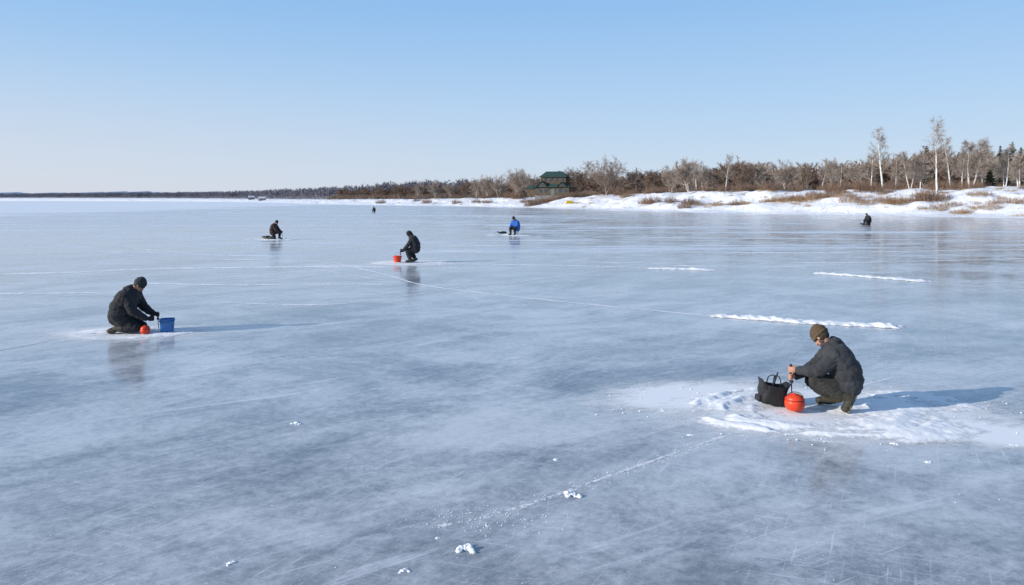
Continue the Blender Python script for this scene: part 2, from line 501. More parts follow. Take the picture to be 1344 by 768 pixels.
class TB:
    def __init__(s, rnd): s.V = []; s.T = []; s.M = []; s.r = rnd
    def tube(s, P, R, n, mi):
        b0 = len(s.V)
        for i, p in enumerate(P):
            d = (P[min(i + 1, len(P) - 1)] - P[max(i - 1, 0)]).normalized()
            a = d.orthogonal().normalized(); b = d.cross(a)
            for k in range(n):
                t = 2 * pi * k / n; s.V.append(tuple(p + a * (R[i] * cos(t)) + b * (R[i] * sin(t))))
        for j in range(len(P) - 1):
            for k in range(n):
                x = b0 + j * n + k; y = b0 + j * n + (k + 1) % n
                s.T.append((x, y, y + n)); s.T.append((x, y + n, x + n)); s.M += [mi, mi]
    def blade(s, p, d, L, w, mi):
        r = s.r
        side = d.cross(Vector((r.uniform(-1, 1), r.uniform(-1, 1), r.uniform(-1, 1)))).normalized() * w * .5
        q = p + d * L
        o = len(s.V)
        s.V += [tuple(p - side), tuple(p + side), tuple(q)]; s.T.append((o, o + 1, o + 2)); s.M.append(mi)
    def rv(s, k=1):
        r = s.r; return Vector((r.gauss(0, k), r.gauss(0, k), r.gauss(0, k)))

def grow(tb, p, d, L, r, lvl, P):
    n = P['seg'][lvl]; pts = [p.copy()]; R = [r]; d = d.normalized()
    for i in range(n):
        d = (d + tb.rv(P['wig'][lvl]) + Vector((0, 0, P['up'][lvl]))).normalized()
        p = p + d * L / n; pts.append(p.copy()); R.append(max(r * (1 - (i + 1) / n * P['taper']), .004))
    tb.tube(pts, R, P['sides'][lvl], 0 if lvl <= P['barklvl'] else 1)
    last = lvl == P['max']
    if not last:
        nc = P['nch'][lvl]
        for c in range(nc):
            f = P['start'][lvl] + (1 - P['start'][lvl]) * (c + tb.r.random()) / nc
            f = min(f, .999); k = f * n; a = int(k)
            q = pts[a].lerp(pts[a + 1], k - a)
            dd = (pts[a + 1] - pts[a]).normalized()
            side = dd.cross(tb.rv()).normalized()
            ang = radians(P['ang'][lvl]) * tb.r.uniform(.6, 1.3)
            nd = dd * cos(ang) + side * sin(ang)
            nL = L * P['ratio'][lvl] * (1 - P['fall'][lvl] * f) * tb.r.uniform(.75, 1.25)
            grow(tb, q, nd, nL, max(R[a] * P['rr'], .008), lvl + 1, P)
    if lvl >= P['max'] - 1:
        m = P['tw'] if last else P['tw'] // 2
        for c in range(m):
            k = tb.r.uniform(.15, .999) * n; a = int(k); q = pts[a].lerp(pts[a + 1], k - a)
            dd = (pts[a + 1] - pts[a]).normalized()
            nd = (dd * 1.0 + tb.rv(.45) + Vector((0, 0, P['twup']))).normalized()
            tb.blade(q, nd, P['twl'] * tb.r.uniform(.5, 1.3), P['tww'], 1)

def tree_params(kind, H, far=False):
    if kind == 'birch':
        return dict(L=.95, seg=[9, 4, 3], wig=[.035, .10, .16], up=[.03, .10, .0], sides=[7, 4, 3], taper=.9, barklvl=0, max=2, nch=[28, 6], start=[.25, .2],
                    ang=[48, 40], ratio=[.33, .45], fall=[.62, .4], rr=.36, tw=11, twup=-.12, twl=H * .07, tww=.032)
    if kind == 'spread':
        return dict(L=.2, seg=[3, 6, 5, 3], wig=[.05, .08, .12, .2], up=[.02, .02, .02, -.02], sides=[8, 6, 4, 3], taper=.75, barklvl=2, max=3, nch=[16, 11, 6], start=[.25, .25, .2],
                    ang=[52, 36, 42], ratio=[4.0, .42, .5], fall=[.05, .35, .4], rr=.5, tw=13, twup=.02, twl=H * .065, tww=.05)
    if kind == 'lone':
        return dict(L=.6, seg=[6, 5, 4], wig=[.07, .10, .2], up=[.03, .05, .0], sides=[6, 4, 3], taper=.8, barklvl=1, max=2, nch=[15, 8], start=[.28, .2],
                    ang=[42, 40], ratio=[.72, .42], fall=[.35, .4], rr=.5, tw=13, twup=.0, twl=H * .075, tww=.05)
    if kind == 'low':
        return dict(L=.62, seg=[4, 3], wig=[.07, .14], up=[.03, .0], sides=[4, 3], taper=.7, barklvl=0, max=1, nch=[17], start=[.2],
                    ang=[48], ratio=[.62], fall=[.25], rr=.5, tw=36, twup=-.02, twl=H * .075, tww=.125)
    if kind == 'mini':
        return dict(L=.65, seg=[2, 1], wig=[.05, .16], up=[.03, .06], sides=[3, 3], taper=.8, barklvl=0, max=1, nch=[8], start=[.15],
                    ang=[42], ratio=[.55], fall=[.35], rr=.4, tw=11, twup=.02, twl=H * .16, tww=.46)

def make_tree(kind, H, r0, seed, stems=1, lean=0.0, far=False):
    rnd = random.Random(seed); tb = TB(rnd)
    P = tree_params(kind, H)
    for k in range(stems):
        a = rnd.uniform(0, 6.28); ln = lean if stems == 1 else rnd.uniform(.1, .28)
        d = Vector((cos(a) * ln, sin(a) * ln, 1))
        L = H * P['L'] * (1 if stems == 1 else rnd.uniform(.7, 1))
        grow(tb, Vector((cos(a) * .15 * (stems > 1), sin(a) * .15 * (stems > 1), -.3)), d, L, r0 * (1 if stems == 1 else .7), 0, P)
    return tb

def make_brush(H, W, n, seed, w=.05):
    rnd = random.Random(seed); tb = TB(rnd)
    for i in range(n):
        a = rnd.uniform(0, 6.28); rr = W * .5 * math.sqrt(rnd.random())
        p = Vector((cos(a) * rr, sin(a) * rr, -.1)); d = Vector((cos(a) * .5 * rr / W + rnd.gauss(0, .22), sin(a) * .5 * rr / W + rnd.gauss(0, .22), 1)).normalized()
        L = H * rnd.uniform(.4, 1.05) * (1 - .45 * (rr / (W * .5)) ** 2)
        tb.blade(p, d, L, w, 0)
        for k in range(3):
            f = rnd.uniform(.3, .8); tb.blade(p + d * L * f, (d + tb.rv(.4)).normalized(), L * (1 - f) * .8, w * .7, 1)
    return tb

def make_conifer(H, seed, w=.12):
    rnd = random.Random(seed); tb = TB(rnd)
    tb.tube([Vector((0, 0, -.3)), Vector((0, 0, H * .5)), Vector((0, 0, H))], [.18, .1, .01], 5, 0)
    z = H * .12
    while z < H * .985:
        f = 1 - z / H; R = H * .20 * f ** .8 * rnd.uniform(.75, 1.15) + .1
        nb = int(7 + 5 * f)
        a0 = rnd.uniform(0, 6)
        for b in range(nb):
            a = a0 + 2 * pi * b / nb + rnd.uniform(-.2, .2); RL = R * rnd.uniform(.7, 1.15)
            d = Vector((cos(a), sin(a), -.22 + rnd.uniform(-.1, .2))).normalized()
            o = Vector((0, 0, z + rnd.uniform(-.1, .1)))
            tb.blade(o, d, RL, w * 3, 1)
            for k in range(7):
                q = o + d * RL * (.15 + .12 * k); sd = (d + tb.rv(.6) + Vector((0, 0, -.25))).normalized()
                tb.blade(q, sd, RL * .38 * (1.1 - k * .08), w * 2.2, 1)
        z += H * .035
    return tb

def tb_parts(name, tb, mats, parent, names=("trunk", "crown")):
    V = np.array(tb.V, dtype=np.float32); T = np.array(tb.T); M = np.array(tb.M)
    out = []
    for mi, nm in enumerate(names):
        t = T[M == mi]
        if not len(t): continue
        u, inv = np.unique(t.ravel(), return_inverse=True)
        me = tri_mesh(nm, V[u], inv.reshape(-1, 3), np.zeros(len(t)), [mats[mi]])
        out.append(link(bpy.data.objects.new(nm, me), parent))
    return out

def place_tree(name, kind, u, d, top_v, r0, mats, seed, label, cat="tree", stems=1, lean=0.0, group=None, t=None, wide=1.0):
    if t is not None: d = on_bank(u, t)
    elif kind != 'conifer': d = max(d, on_bank(u, 22) or d)
    x = (u - 672) * d / F; z = height(x, d)
    H = CAM_H + (262 - top_v) * d / F - z
    e = empty(name, (x, d, z), 0); tag(e, label, cat, group)
    if kind == 'conifer': tb = make_conifer(H, seed)
    else: tb = make_tree(kind, H, r0, seed, stems, lean)
    V = np.array(tb.V); zmax = V[:, 2].max(); V = V * (H / zmax); V[:, :2] *= wide; tb.V = [tuple(v) for v in V]
    tb_parts(name, tb, mats, e)
    return e

BM = [M_BIRCH, M_TWIGP]; TM = [M_BARK, M_TWIG]; PM = [simple_mat("pale_bark", (.50, .44, .38), (.27, .22, .19), 3, .9), M_TWIGP]
CM = [M_BARK, M_SPRUCE]
gb = "bare birches along the snowy shore"
place_tree("birch_tree", 'birch', 1159, 0, 163, .24, BM, 11, "tall bare birch with white trunk on the snowy bank", group=gb, lean=.03, t=20)
place_tree("birch_tree", 'birch', 1230, 0, 149, .21, BM, 12, "tallest slender white birch on the snowy bank", group=gb, lean=.05, t=20)
place_tree("birch_tree", 'birch', 1274, 0, 178, .17, BM, 13, "many-stemmed bare birch on the snowy bank", group=gb, stems=4, t=25)
place_tree("birch_tree", 'birch', 1195, 0, 196, .14, BM, 14, "small bare birch with pale forked stems", group=gb, stems=2, t=24)
place_tree("birch_tree", 'birch', 952, 0, 198, .19, BM, 15, "slim white birch standing alone above the bank", group=gb, lean=.02, t=22)
for k, (u, tv, t_, st_) in enumerate([(1248, 176, 40, 1), (1143, 190, 28, 1), (1318, 186, 30, 2), (1338, 196, 26, 2), (1102, 212, 45, 1), (1290, 188, 55, 2), (1262, 192, 50, 1), (1078, 216, 38, 1), (1020, 214, 45, 2), (1208, 196, 60, 1), (1304, 196, 70, 1), (915, 212, 40, 2), (1175, 200, 50, 1)]):
    place_tree("birch_tree", 'birch', u, 0, tv, .16, BM, 16 + k, "slender bare birch with white trunk" if st_ == 1 else "bare birch with forked white stems", group=gb, lean=.08, stems=st_, t=t_)
gl = "bare deciduous trees along the shore"
for k, (u, d, tv, r, kd, st_, mt) in enumerate([
    (905, 185, 203, .20, 'lone', 4, PM), (1032, 172, 207, .18, 'lone', 3, PM), (1300, 150, 200, .16, 'lone', 2, PM), (880, 200, 214, .16, 'lone', 3, PM),
    (1060, 190, 212, .16, 'lone', 1, TM), (985, 190, 212, .15, 'lone', 2, TM), (1125, 165, 208, .14, 'lone', 2, PM), (858, 215, 220, .15, 'lone', 3, TM),
    (678, 262, 218, .22, 'lone', 4, PM), (655, 272, 225, .20, 'lone', 3, PM), (640, 282, 227, .18, 'lone', 3, PM), (744, 240, 216, .2, 'lone', 3, TM), (708, 236, 226, .18, 'lone', 2, TM), (762, 246, 218, .18, 'lone', 3, TM),
    (572, 360, 236, .25, 'lone', 3, PM), (590, 350, 238, .25, 'lone', 3, PM), (548, 385, 238, .25, 'lone', 3, PM), (612, 325, 235, .2, 'lone', 3, TM), (626, 305, 232, .22, 'lone', 3, PM),
    (1285, 165, 190, .15, 'lone', 2, TM), (1180, 175, 200, .14, 'lone', 2, TM), (1215, 170, 202, .14, 'lone', 2, PM), (1345, 140, 200, .14, 'lone', 2, TM), (696, 280, 220, .2, 'lone', 3, PM),
    (840, 230, 220, .2, 'lone', 3, TM), (925, 200, 208, .2, 'lone', 2, PM), (1000, 205, 208, .2, 'lone', 3, PM), (1090, 195, 204, .2, 'lone', 3, PM), (1335, 165, 205, .15, 'lone', 3, PM), (1245, 180, 198, .15, 'lone', 3, TM), (970, 210, 210, .2, 'lone', 3, TM), (1150, 190, 204, .2, 'lone', 3, TM)]):
    place_tree("bare_tree", kd, u, d, tv, r, mt, 40 + k, "leafless tree with pale forked trunks" if mt is PM else "leafless brown tree among shore brush", group=gl, stems=st_)
place_tree("willow_tree", 'spread', 796, 0, 201, .42, [simple_mat("willow_bark", (.33, .27, .22), (.20, .16, .13), 2, .9), M_TWIGW], 6, "broad round-crowned leafless tree beside the green-roofed house", t=18, wide=1.05)
for k, (u, d, tv) in enumerate([(1313, 190, 190), (1329, 185, 185), (1340, 180, 192), (1216, 215, 190), (1297, 200, 198), (1352, 180, 186), (1321, 200, 194)]):
    place_tree("spruce_tree", 'conifer', u, d, tv, .2, CM, 90 + k, "dark green spruce rising above bare woodland", group="spruces in the woodland", wide=1.15)
place_tree("pine_tree", 'conifer', 1299, 0, 222, .2, CM, 120, "short dark evergreen at the top of the bank", t=34, wide=1.8)

def merge(tbs, places, name, mats):
    arr = [(np.array(t.V, dtype=np.float32), np.array(t.T), np.array(t.M)) for t in tbs]
    VV = []; TT = []; MM = []; off = 0
    for k, (x, y, z, s, r, mo) in places:
        v, t, m = arr[k]
        c, sn = cos(r), sin(r)
        w = v * s
        w = np.stack([w[:, 0] * c - w[:, 1] * sn + x, w[:, 0] * sn + w[:, 1] * c + y, w[:, 2] + z], 1)
        VV.append(w); TT.append(t + off); MM.append(m + mo); off += len(w)
    me = tri_mesh(name, np.vstack(VV), np.vstack(TT), np.concatenate(MM), mats)
    o = link(bpy.data.objects.new(name, me)); o["kind"] = "stuff"; return o
FR = np.array([(215, 165), (165, 208), (122, 222), (88, 238), (68, 240), (56, 252), (42, 274), (24, 294), (2, 320), (-26, 366), (-76, 450), (-140, 580)], dtype=float)
rnd = random.Random(77)
def along(FRp, n, dep0, dep1, pw=1.0):
    seg = np.linalg.norm(np.diff(FRp, axis=0), axis=1); cum = np.concatenate([[0], np.cumsum(seg)])
    out = []
    for i in range(n):
        s = rnd.random() ** pw * cum[-1]; k = min(int(np.searchsorted(cum, s)) - 1, len(seg) - 1); k = max(k, 0)
        f = (s - cum[k]) / seg[k]; p = FRp[k] * (1 - f) + FRp[k + 1] * f
        t = (FRp[k + 1] - FRp[k]) / seg[k]; nn = np.array([t[1], -t[0]])
        q = p + nn * rnd.uniform(dep0, dep1); out.append(q)
    return out
lows = [make_tree('low', 10, .20, 200 + i, stems=1 + i % 3) for i in range(10)]
for t_ in lows:
    V_ = np.array(t_.V); V_ *= 9.5 / V_[:, 2].max(); V_[:, :2] *= 1.2; t_.V = [tuple(v) for v in V_]
brs = [make_brush(4.2, 6.0, 120, 300 + i, .15) for i in range(3)]
pl = []
for q in along(FR, 1150, 0, 65):
    h = 1 + .4 * fbm(q[0] * .045, q[1] * .045, 4)
    ratio = q[0] / q[1]
    sc = np.interp(ratio, [-.3, -.05, .1, .2, .45, .7], [.85, .84, .90, 1.0, 1.16, 1.32])
    pl.append((rnd.randrange(10), (q[0], q[1], height(q[0], q[1]), sc * h * rnd.uniform(.78, 1.08), rnd.uniform(0, 6.28), 2 * rnd.randrange(2))))
for q in along(FR, 850, -7, 30):
    pl.append((10 + rnd.randrange(3), (q[0], q[1], height(q[0], q[1]), rnd.uniform(.5, 1.25), rnd.uniform(0, 6.28), 2 * rnd.randrange(2))))
merge(lows + brs, pl, "bare_woodland", [M_WBARK, M_TWIG, M_TWIGR, M_TWIGR])
FR2 = np.array([(-60, 440), (-125, 575), (-200, 735), (-300, 920), (-440, 1140), (-670, 1430), (-1080, 1780), (-1700, 2130)], dtype=float)
minis = [make_tree('mini', 13, .25, 400 + i, stems=1 + i % 2) for i in range(6)]
for t_ in minis:
    V_ = np.array(t_.V); V_ *= 12.5 / V_[:, 2].max(); t_.V = [tuple(v) for v in V_]
mbr = [make_brush(5, 9, 40, 450 + i, .5) for i in range(2)]
pl = []
for q in along(FR2, 2200, 0, 70, 1.2):
    h = 1 + .2 * fbm(q[0] * .02, q[1] * .02, 4)
    pl.append((rnd.randrange(6), (q[0], q[1], height(q[0], q[1]), h * rnd.uniform(.7, 1.05), rnd.uniform(0, 6.28), 0)))
for q in along(FR2, 1100, -4, 30, 1.2):
    pl.append((6 + rnd.randrange(2), (q[0], q[1], height(q[0], q[1]), rnd.uniform(.6, 1.2), rnd.uniform(0, 6.28), 0)))
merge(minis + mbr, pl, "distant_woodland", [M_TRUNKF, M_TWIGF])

# --- shrubs on the bank
shr = [tri_mesh("shrub", t.V, t.T, t.M, [M_GRASS, M_RUST]) for t in [make_brush(1.7, 3.6, 230, 500 + i, .04) for i in range(3)]]
shb = [tri_mesh("shrub", t.V, t.T, t.M, [M_RUST, M_TWIG]) for t in [make_brush(2.8, 3.8, 220, 520 + i, .052) for i in range(3)]]
shg = [tri_mesh("grass_tuft", t.V, t.T, t.M, [M_GRASS, M_GRASS]) for t in [make_brush(.8, 1.8, 120, 540 + i, .028) for i in range(3)]]
def put(meL, u, d, s, name, label, cat, grp, dz=0):
    x = (u - 672) * d / F
    o = bpy.data.objects.new(name, rnd.choice(meL)); o.location = (x, d, height(x, d) - .05 + dz); o.scale = (s * rnd.uniform(.9, 1.3), s * rnd.uniform(.9, 1.3), s * rnd.uniform(.8, 1.15))
    o.rotation_euler = (0, 0, rnd.uniform(0, 6.28)); link(o); tag(o, label, cat, grp)
for (u, t, s, kind) in [(1008, 7, .9, 0), (1018, 8, 1.1, 0), (1030, 7, 1.2, 0), (1042, 8, 1.3, 0), (1054, 8, 1.2, 0), (1064, 7, 1.2, 0), (1074, 8, 1.1, 0), (1086, 9, 1.0, 0),
    (1108, 8, 1.0, 0), (1118, 8, 1.2, 0), (1160, 9, 1.0, 0), (1172, 8, 1.2, 0), (1184, 8, 1.3, 0), (1196, 8, 1.0, 0), (855, 6, 1.1, 1), (848, 6, .9, 1), (905, 7, .9, 1), (913, 6, .9, 0),
    (698, 9, .8, 1), (712, 10, .8, 1), (690, 8, .9, 1), (724, 10, .8, 1), (560, 6, 1, 1), (600, 7, 1, 1), (640, 7, .9, 1), (625, 8, .8, 1), (500, 5, 1, 1), (1250, 7, .8, 0), (1285, 10, .8, 0), (1310, 8, .9, 0), (1338, 9, .9, 0),
    (1230, 5, .9, 0), (1262, 4, .8, 0), (1300, 5, .8, 0), (940, 8, .8, 0), (965, 6, .8, 0), (882, 7, .8, 1), (825, 17, 1.0, 1), (680, 16, 1.2, 1), (668, 17, 1.2, 1), (1140, 6, .8, 0), (1215, 10, 1.0, 1), (1098, 14, 1.0, 1)]:
    d = on_bank(u, t + rnd.uniform(-.5, .5))
    if d: put(shr if kind == 0 else shb, u, d, s, "shrub", "low rust-brown leafless shrub on the snowy bank" if kind else "clump of golden-brown dry brush on the snowy bank", "shrub", "shrubs on the shore bank")
for u in (696, 703, 710, 718, 731, 739, 748, 757, 766):
    put(shb, u, 240 + rnd.uniform(-2, 2), rnd.uniform(.8, 1.1), "shrub", "tall bare shrub in front of the timber house", "shrub", "shrubs around the timber house")
for i in range(190):
    u = rnd.uniform(520, 1360); t = rnd.choice([rnd.uniform(18, 34), rnd.uniform(22, 45), rnd.uniform(3, 20), rnd.uniform(3, 20)])
    d = on_bank(u, t)
    if d and d < 380 and not (705 < u < 750 and t > 12):
        big = (t > 18 and rnd.random() < .7) or rnd.random() < .08
        put(shb if big else shg, u, d, rnd.uniform(.6, 1.15) if big else rnd.uniform(.6, 1.2), "shrub" if big else "grass_tuft",
            "bare brown thicket shrub at top of the bank" if big else "small dry grass tuft poking through snow", "shrub" if big else "grass", "bank-top shrubs" if big else "dry grass tufts")

# ------------------------------------------------------------------ house
M_WOODW = simple_mat("dark_timber_wall", (.16, .105, .07), (.10, .07, .048), 1.2, .8)
M_ROOFG = simple_mat("dark_green_roof", (.038, .08, .067), (.028, .06, .052), 1.5, .8)
M_GLASS = simple_mat("window_glass", (.03, .04, .05), (.05, .06, .08), 1, .1, spec=.8)
M_FRAME = simple_mat("pale_green_window_frame", (.17, .23, .20), (.12, .17, .15), 1, .6)
M_WHITEW = simple_mat("weathered_wall", (.24, .23, .23), (.17, .17, .17), 1, .8)
def box(name, c, s, mat, parent):
    x, y, z = c; a, b, h = s[0] / 2, s[1] / 2, s[2] / 2
    V = [(x + i * a, y + j * b, z + k * h) for k in (-1, 1) for j in (-1, 1) for i in (-1, 1)]
    return mesh_obj(name, V, [(0, 2, 3, 1), (4, 5, 7, 6), (0, 1, 5, 4), (2, 6, 7, 3), (0, 4, 6, 2), (1, 3, 7, 5)], mat, parent)
def hip_roof(name, cx, cy, z0, hx, hy, rx, ry, H, mat, parent, th=.2):
    V = []
    for (a, b, z) in ((hx, hy, z0), (hx, hy, z0 + th), (hx * .75 + rx * .25, hy * .75 + ry * .25, z0 + th + H * .18), (rx, ry, z0 + th + H)):
        V += [(cx - a, cy - b, z), (cx + a, cy - b, z), (cx + a, cy + b, z), (cx - a, cy + b, z)]
    Fc = [(3, 2, 1, 0)]
    for j in range(3):
        for i in range(4): Fc.append((j * 4 + i, j * 4 + (i + 1) % 4, (j + 1) * 4 + (i + 1) % 4, (j + 1) * 4 + i))
    Fc.append((12, 13, 14, 15))
    return mesh_obj(name, V, Fc, mat, parent)
def gable_front(cx, y0, y1, w, z0, h, parent):
    """gabled dormer facing the lake: timber face under an overhanging green roof"""
    f = mesh_obj("gable_wall", [(cx - w * .42, y0 + .25, z0), (cx + w * .42, y0 + .25, z0), (cx, y0 + .25, z0 + h * .84), (cx - w * .42, y1, z0), (cx + w * .42, y1, z0), (cx, y1, z0 + h * .84)],
                 [(0, 1, 2), (1, 4, 5, 2), (3, 0, 2, 5), (4, 3, 5), (0, 3, 4, 1)], M_WOODW, parent)
    t = .2
    V = []
    for y in (y0, y1):
        V += [(cx - w * .55, y, z0 - .15), (cx, y, z0 + h), (cx + w * .55, y, z0 - .15), (cx + w * .55, y, z0 - .15 - t), (cx, y, z0 + h - t), (cx - w * .55, y, z0 - .15 - t)]
    Fc = [(0, 1, 4, 5), (1, 2, 3, 4)]
    Fc += [(0, 6, 7, 1), (1, 7, 8, 2), (2, 8, 9, 3), (3, 9, 10, 4), (4, 10, 11, 5), (5, 11, 6, 0), (6, 11, 10, 7), (7, 10, 9, 8)]
    mesh_obj("gable_roof", V, Fc, M_ROOFG, parent)
    w_ = box("window", (cx, y0 + .2, z0 + h * .30), (w * .26, .08, h * .34), M_GLASS, parent); box("frame", (cx, y0 + .225, z0 + h * .30), (w * .32, .04, h * .42), M_FRAME, w_)
hd = 250; hx_ = (727 - 672) * hd / F
hz = height(hx_, hd)
house = empty("timber_house", (hx_, hd, hz), radians(-12)); tag(house, "two-storey brown timber house with stepped dark green roofs", "house")
hs = (CAM_H + (262 - 222) * hd / F - hz - .6) / 9.0
house.scale = (1.18, 1.18, hs)
box("foundation", (0, 0, -.3), (9.9, 7.3, 2.4), M_WHITEW, house)
box("wall", (0, 0, 2.3), (9.6, 7, 2.8), M_WOODW, house)
hip_roof("roof", 0, 0, 3.6, 5.4, 4.0, 3.9, 2.8, .9, M_ROOFG, house)
box("wall", (.2, 0, 5.7), (7.0, 4.8, 2.6), M_WOODW, house)
rf = hip_roof("roof", .2, 0, 6.9, 4.0, 2.9, 2.4, .12, 1.7, M_ROOFG, house)
box("chimney", (1.5, .6, 8.3), (.6, .6, 1.4), M_WOODW, rf)
gable_front(-2.9, -4.2, -2.0, 3.2, 3.8, 1.9, house)
gable_front(2.8, -4.2, -2.0, 2.8, 3.8, 1.6, house)
box("annex_wall", (-5.9, -1.2, 1.9), (2.6, 4.0, 2.6), M_WOODW, house)
hip_roof("annex_roof", -6.1, -1.2, 3.1, 1.7, 2.4, .2, 1.4, 1.0, M_ROOFG, house)
box("door", (.2, -3.54, 2.0), (1.1, .1, 2.1), M_FRAME, house)
for x in (-3.4, -1.9, 2.2, 3.7):
    w_ = box("window", (x, -3.56, 2.4), (.9, .08, 1.2), M_GLASS, house); box("frame", (x, -3.53, 2.4), (1.15, .04, 1.45), M_FRAME, w_)
for x in (-2.2, -.6, 1.0, 2.6):
    w_ = box("window", (x, -2.46, 6.1), (.8, .08, .9), M_GLASS, house); box("frame", (x, -2.43, 6.1), (.98, .04, 1.08), M_FRAME, w_)
def small_house(u, d, wdt, ht, wallm, roofm, label, name="shore_cabin"):
    x = (u - 672) * d / F; z = height(x, d)
    e = empty(name, (x, d, z), rnd.uniform(-.4, .4)); tag(e, label, "cabin")
    box("wall", (0, 0, ht * .3), (wdt, wdt * .7, ht * .65), wallm, e)
    V = [(-wdt * .56, -wdt * .42, ht * .6), (wdt * .56, -wdt * .42, ht * .6), (wdt * .56, wdt * .42, ht * .6), (-wdt * .56, wdt * .42, ht * .6), (-wdt * .56, 0, ht), (wdt * .56, 0, ht)]
    mesh_obj("roof", V, [(0, 1, 5, 4), (2, 3, 4, 5), (0, 4, 3), (1, 2, 5), (0, 3, 2, 1)], roofm, e)
    box("window", (0, -wdt * .36, ht * .35), (wdt * .25, .1, ht * .22), M_GLASS, e)
M_YEL = simple_mat("yellow_tarp", (.75, .50, .04), (.6, .4, .03), 2, .6)
M_GREYR = simple_mat("snow_roof", (.6, .63, .68), (.5, .52, .57), 1, .8)
td = on_bank(747, 7); tx = (747 - 672) * td / F
V = [(-1.1, -.8, 0), (1.1, -.8, 0), (1.1, .8, 0), (-1.1, .8, 0), (-.8, 0, .9), (.8, 0, .9)]
tent = empty("yellow_tent", (tx, td, height(tx, td) + .1), .2); tag(tent, "small yellow tarp shelter on the snowy shore", "tent")
mesh_obj("canopy", V, [(0, 1, 5, 4), (2, 3, 4, 5), (0, 4, 3), (1, 2, 5)], M_YEL, tent)
tube_obj("pole", [(-.85, 0, 0), (-.8, 0, .95)], .03, M_BARK, tent)
for (u, d, wd, ht) in [(344, 720, 6, 4), (330, 790, 6, 4)]:
    small_house(u, d, wd, ht, M_WHITEW, M_GREYR, "small grey cabin with snowy roof on far shore")

# ------------------------------------------------------------------ snow pads, ridges, lines
def pad(name, cx, cy, rx, ry, amp, seed, res, ring=False, bias=0.0, rc=(0, 0)):
    nx = int(2 * rx / res); ny = int(2 * ry / res)
    V = []; Fc = []
    for j in range(ny + 1):
        for i in range(nx + 1):
            x = -rx + 2 * rx * i / nx; y = -ry + 2 * ry * j / ny
            r = math.hypot(x / rx, y / ry)
            e = max(0, 1 - r ** 1.6)
            q = fbm(x * .9 + seed, y * 1.5, seed, 5); q2 = fbm(x * 5 + seed, y * 5, seed + 3, 4); q3 = fbm(x * 16, y * 16, seed, 3)
            z = amp * (e * 1.15 - .45 + q * 1.0 + bias) + amp * .12 * q2 + amp * .12 * q3
            if ring:
                xx = x - rc[0]; yy = y - rc[1]
                an = math.atan2(yy, xx)
                rr = math.hypot(xx, yy * 1.45) + .04 * q2 + .16 * fbm(cos(an) * 1.2, sin(an) * 1.2, 7, 2) + .06 * q
                k = math.exp(-((rr - 1.25) / .6) ** 2) * max(.05, min(1, .8 + q * 1.5))
                side_ = 1.0 if xx < .3 else max(.2, 1 - (xx - .3) * .7)
                z += k * (.018 * (1 - abs(sin(rr * 8.5)) * 1.8) + .005 * sin(rr * 36 + 3 * q)) * side_
                z += .008 * k * side_
                z -= .02 * math.exp(-(rr / .35) ** 2)
            if z > amp * .85: z = amp * .85 + (z - amp * .85) * .5
            ek = float(sstep(.60, 1.0, r)); z = z * (1 - ek) - .022 * ek
            V.append((x, y, z))
    V = np.array(V)
    for j in range(ny):
        for i in range(nx):
            a = j * (nx + 1) + i; q = (a, a + 1, a + nx + 2, a + nx + 1)
            if max(V[k][2] for k in q) > -.004: Fc.append(q)
    o = mesh_obj(name, V, Fc, M_THIN, smooth=True); o.location = (cx, cy, 0)
    o["kind"] = "structure"
    return o
def dust(cx, cy, rx, ry, rot=0, z=.004):
    n = 40
    V = [(cos(2 * pi * i / n), sin(2 * pi * i / n), 0) for i in range(n)]
    o = mesh_obj("snow_dusting", V, [tuple(range(n))], M_PATCH); o.location = (cx, cy, z); o.scale = (rx, ry, 1); o.rotation_euler = (0, 0, rot)
    o["kind"] = "structure"

P1x, P1y = G(1097, 538)
P2x, P2y = G(166, 437)
P3x, P3y = G(541, 345)
P4x, P4y = G(362, 314.5)
P5x, P5y = G(676, 309)
P6x, P6y = G(491, 279)
P7x, P7y = G(1139, 296)
pad("snow_patch", P1x + .0, P1y - .02, 3.0, 1.6, .042, 3.3, .020, True, .10, rc=(-.30, .0))
dust(P1x - .1, P1y, 3.8, 2.2)
dust(G(1270, 565)[0], G(1270, 565)[1], 2.6, 1.0, -.35, .005)
dust(G(920, 520)[0], G(920, 520)[1], 2.4, 1.4, .2, .006)
pad("snow_patch", P2x + .1, P2y, 1.6, .85, .035, 8.1, .025, bias=.12); dust(P2x, P2y, 2.5, 1.5)
pad("snow_patch", P3x - .3, P3y, 2.4, 1.5, .04, 5.1, .06, bias=.12); dust(P3x, P3y, 3.4, 2.6)
pad("snow_patch", P4x - .3, P4y, 2.2, 1.6, .05, 2.1, .08, bias=.1)
pad("snow_patch", P5x - .2, P5y, 2.6, 2.0, .05, 6.1, .08, bias=.1)

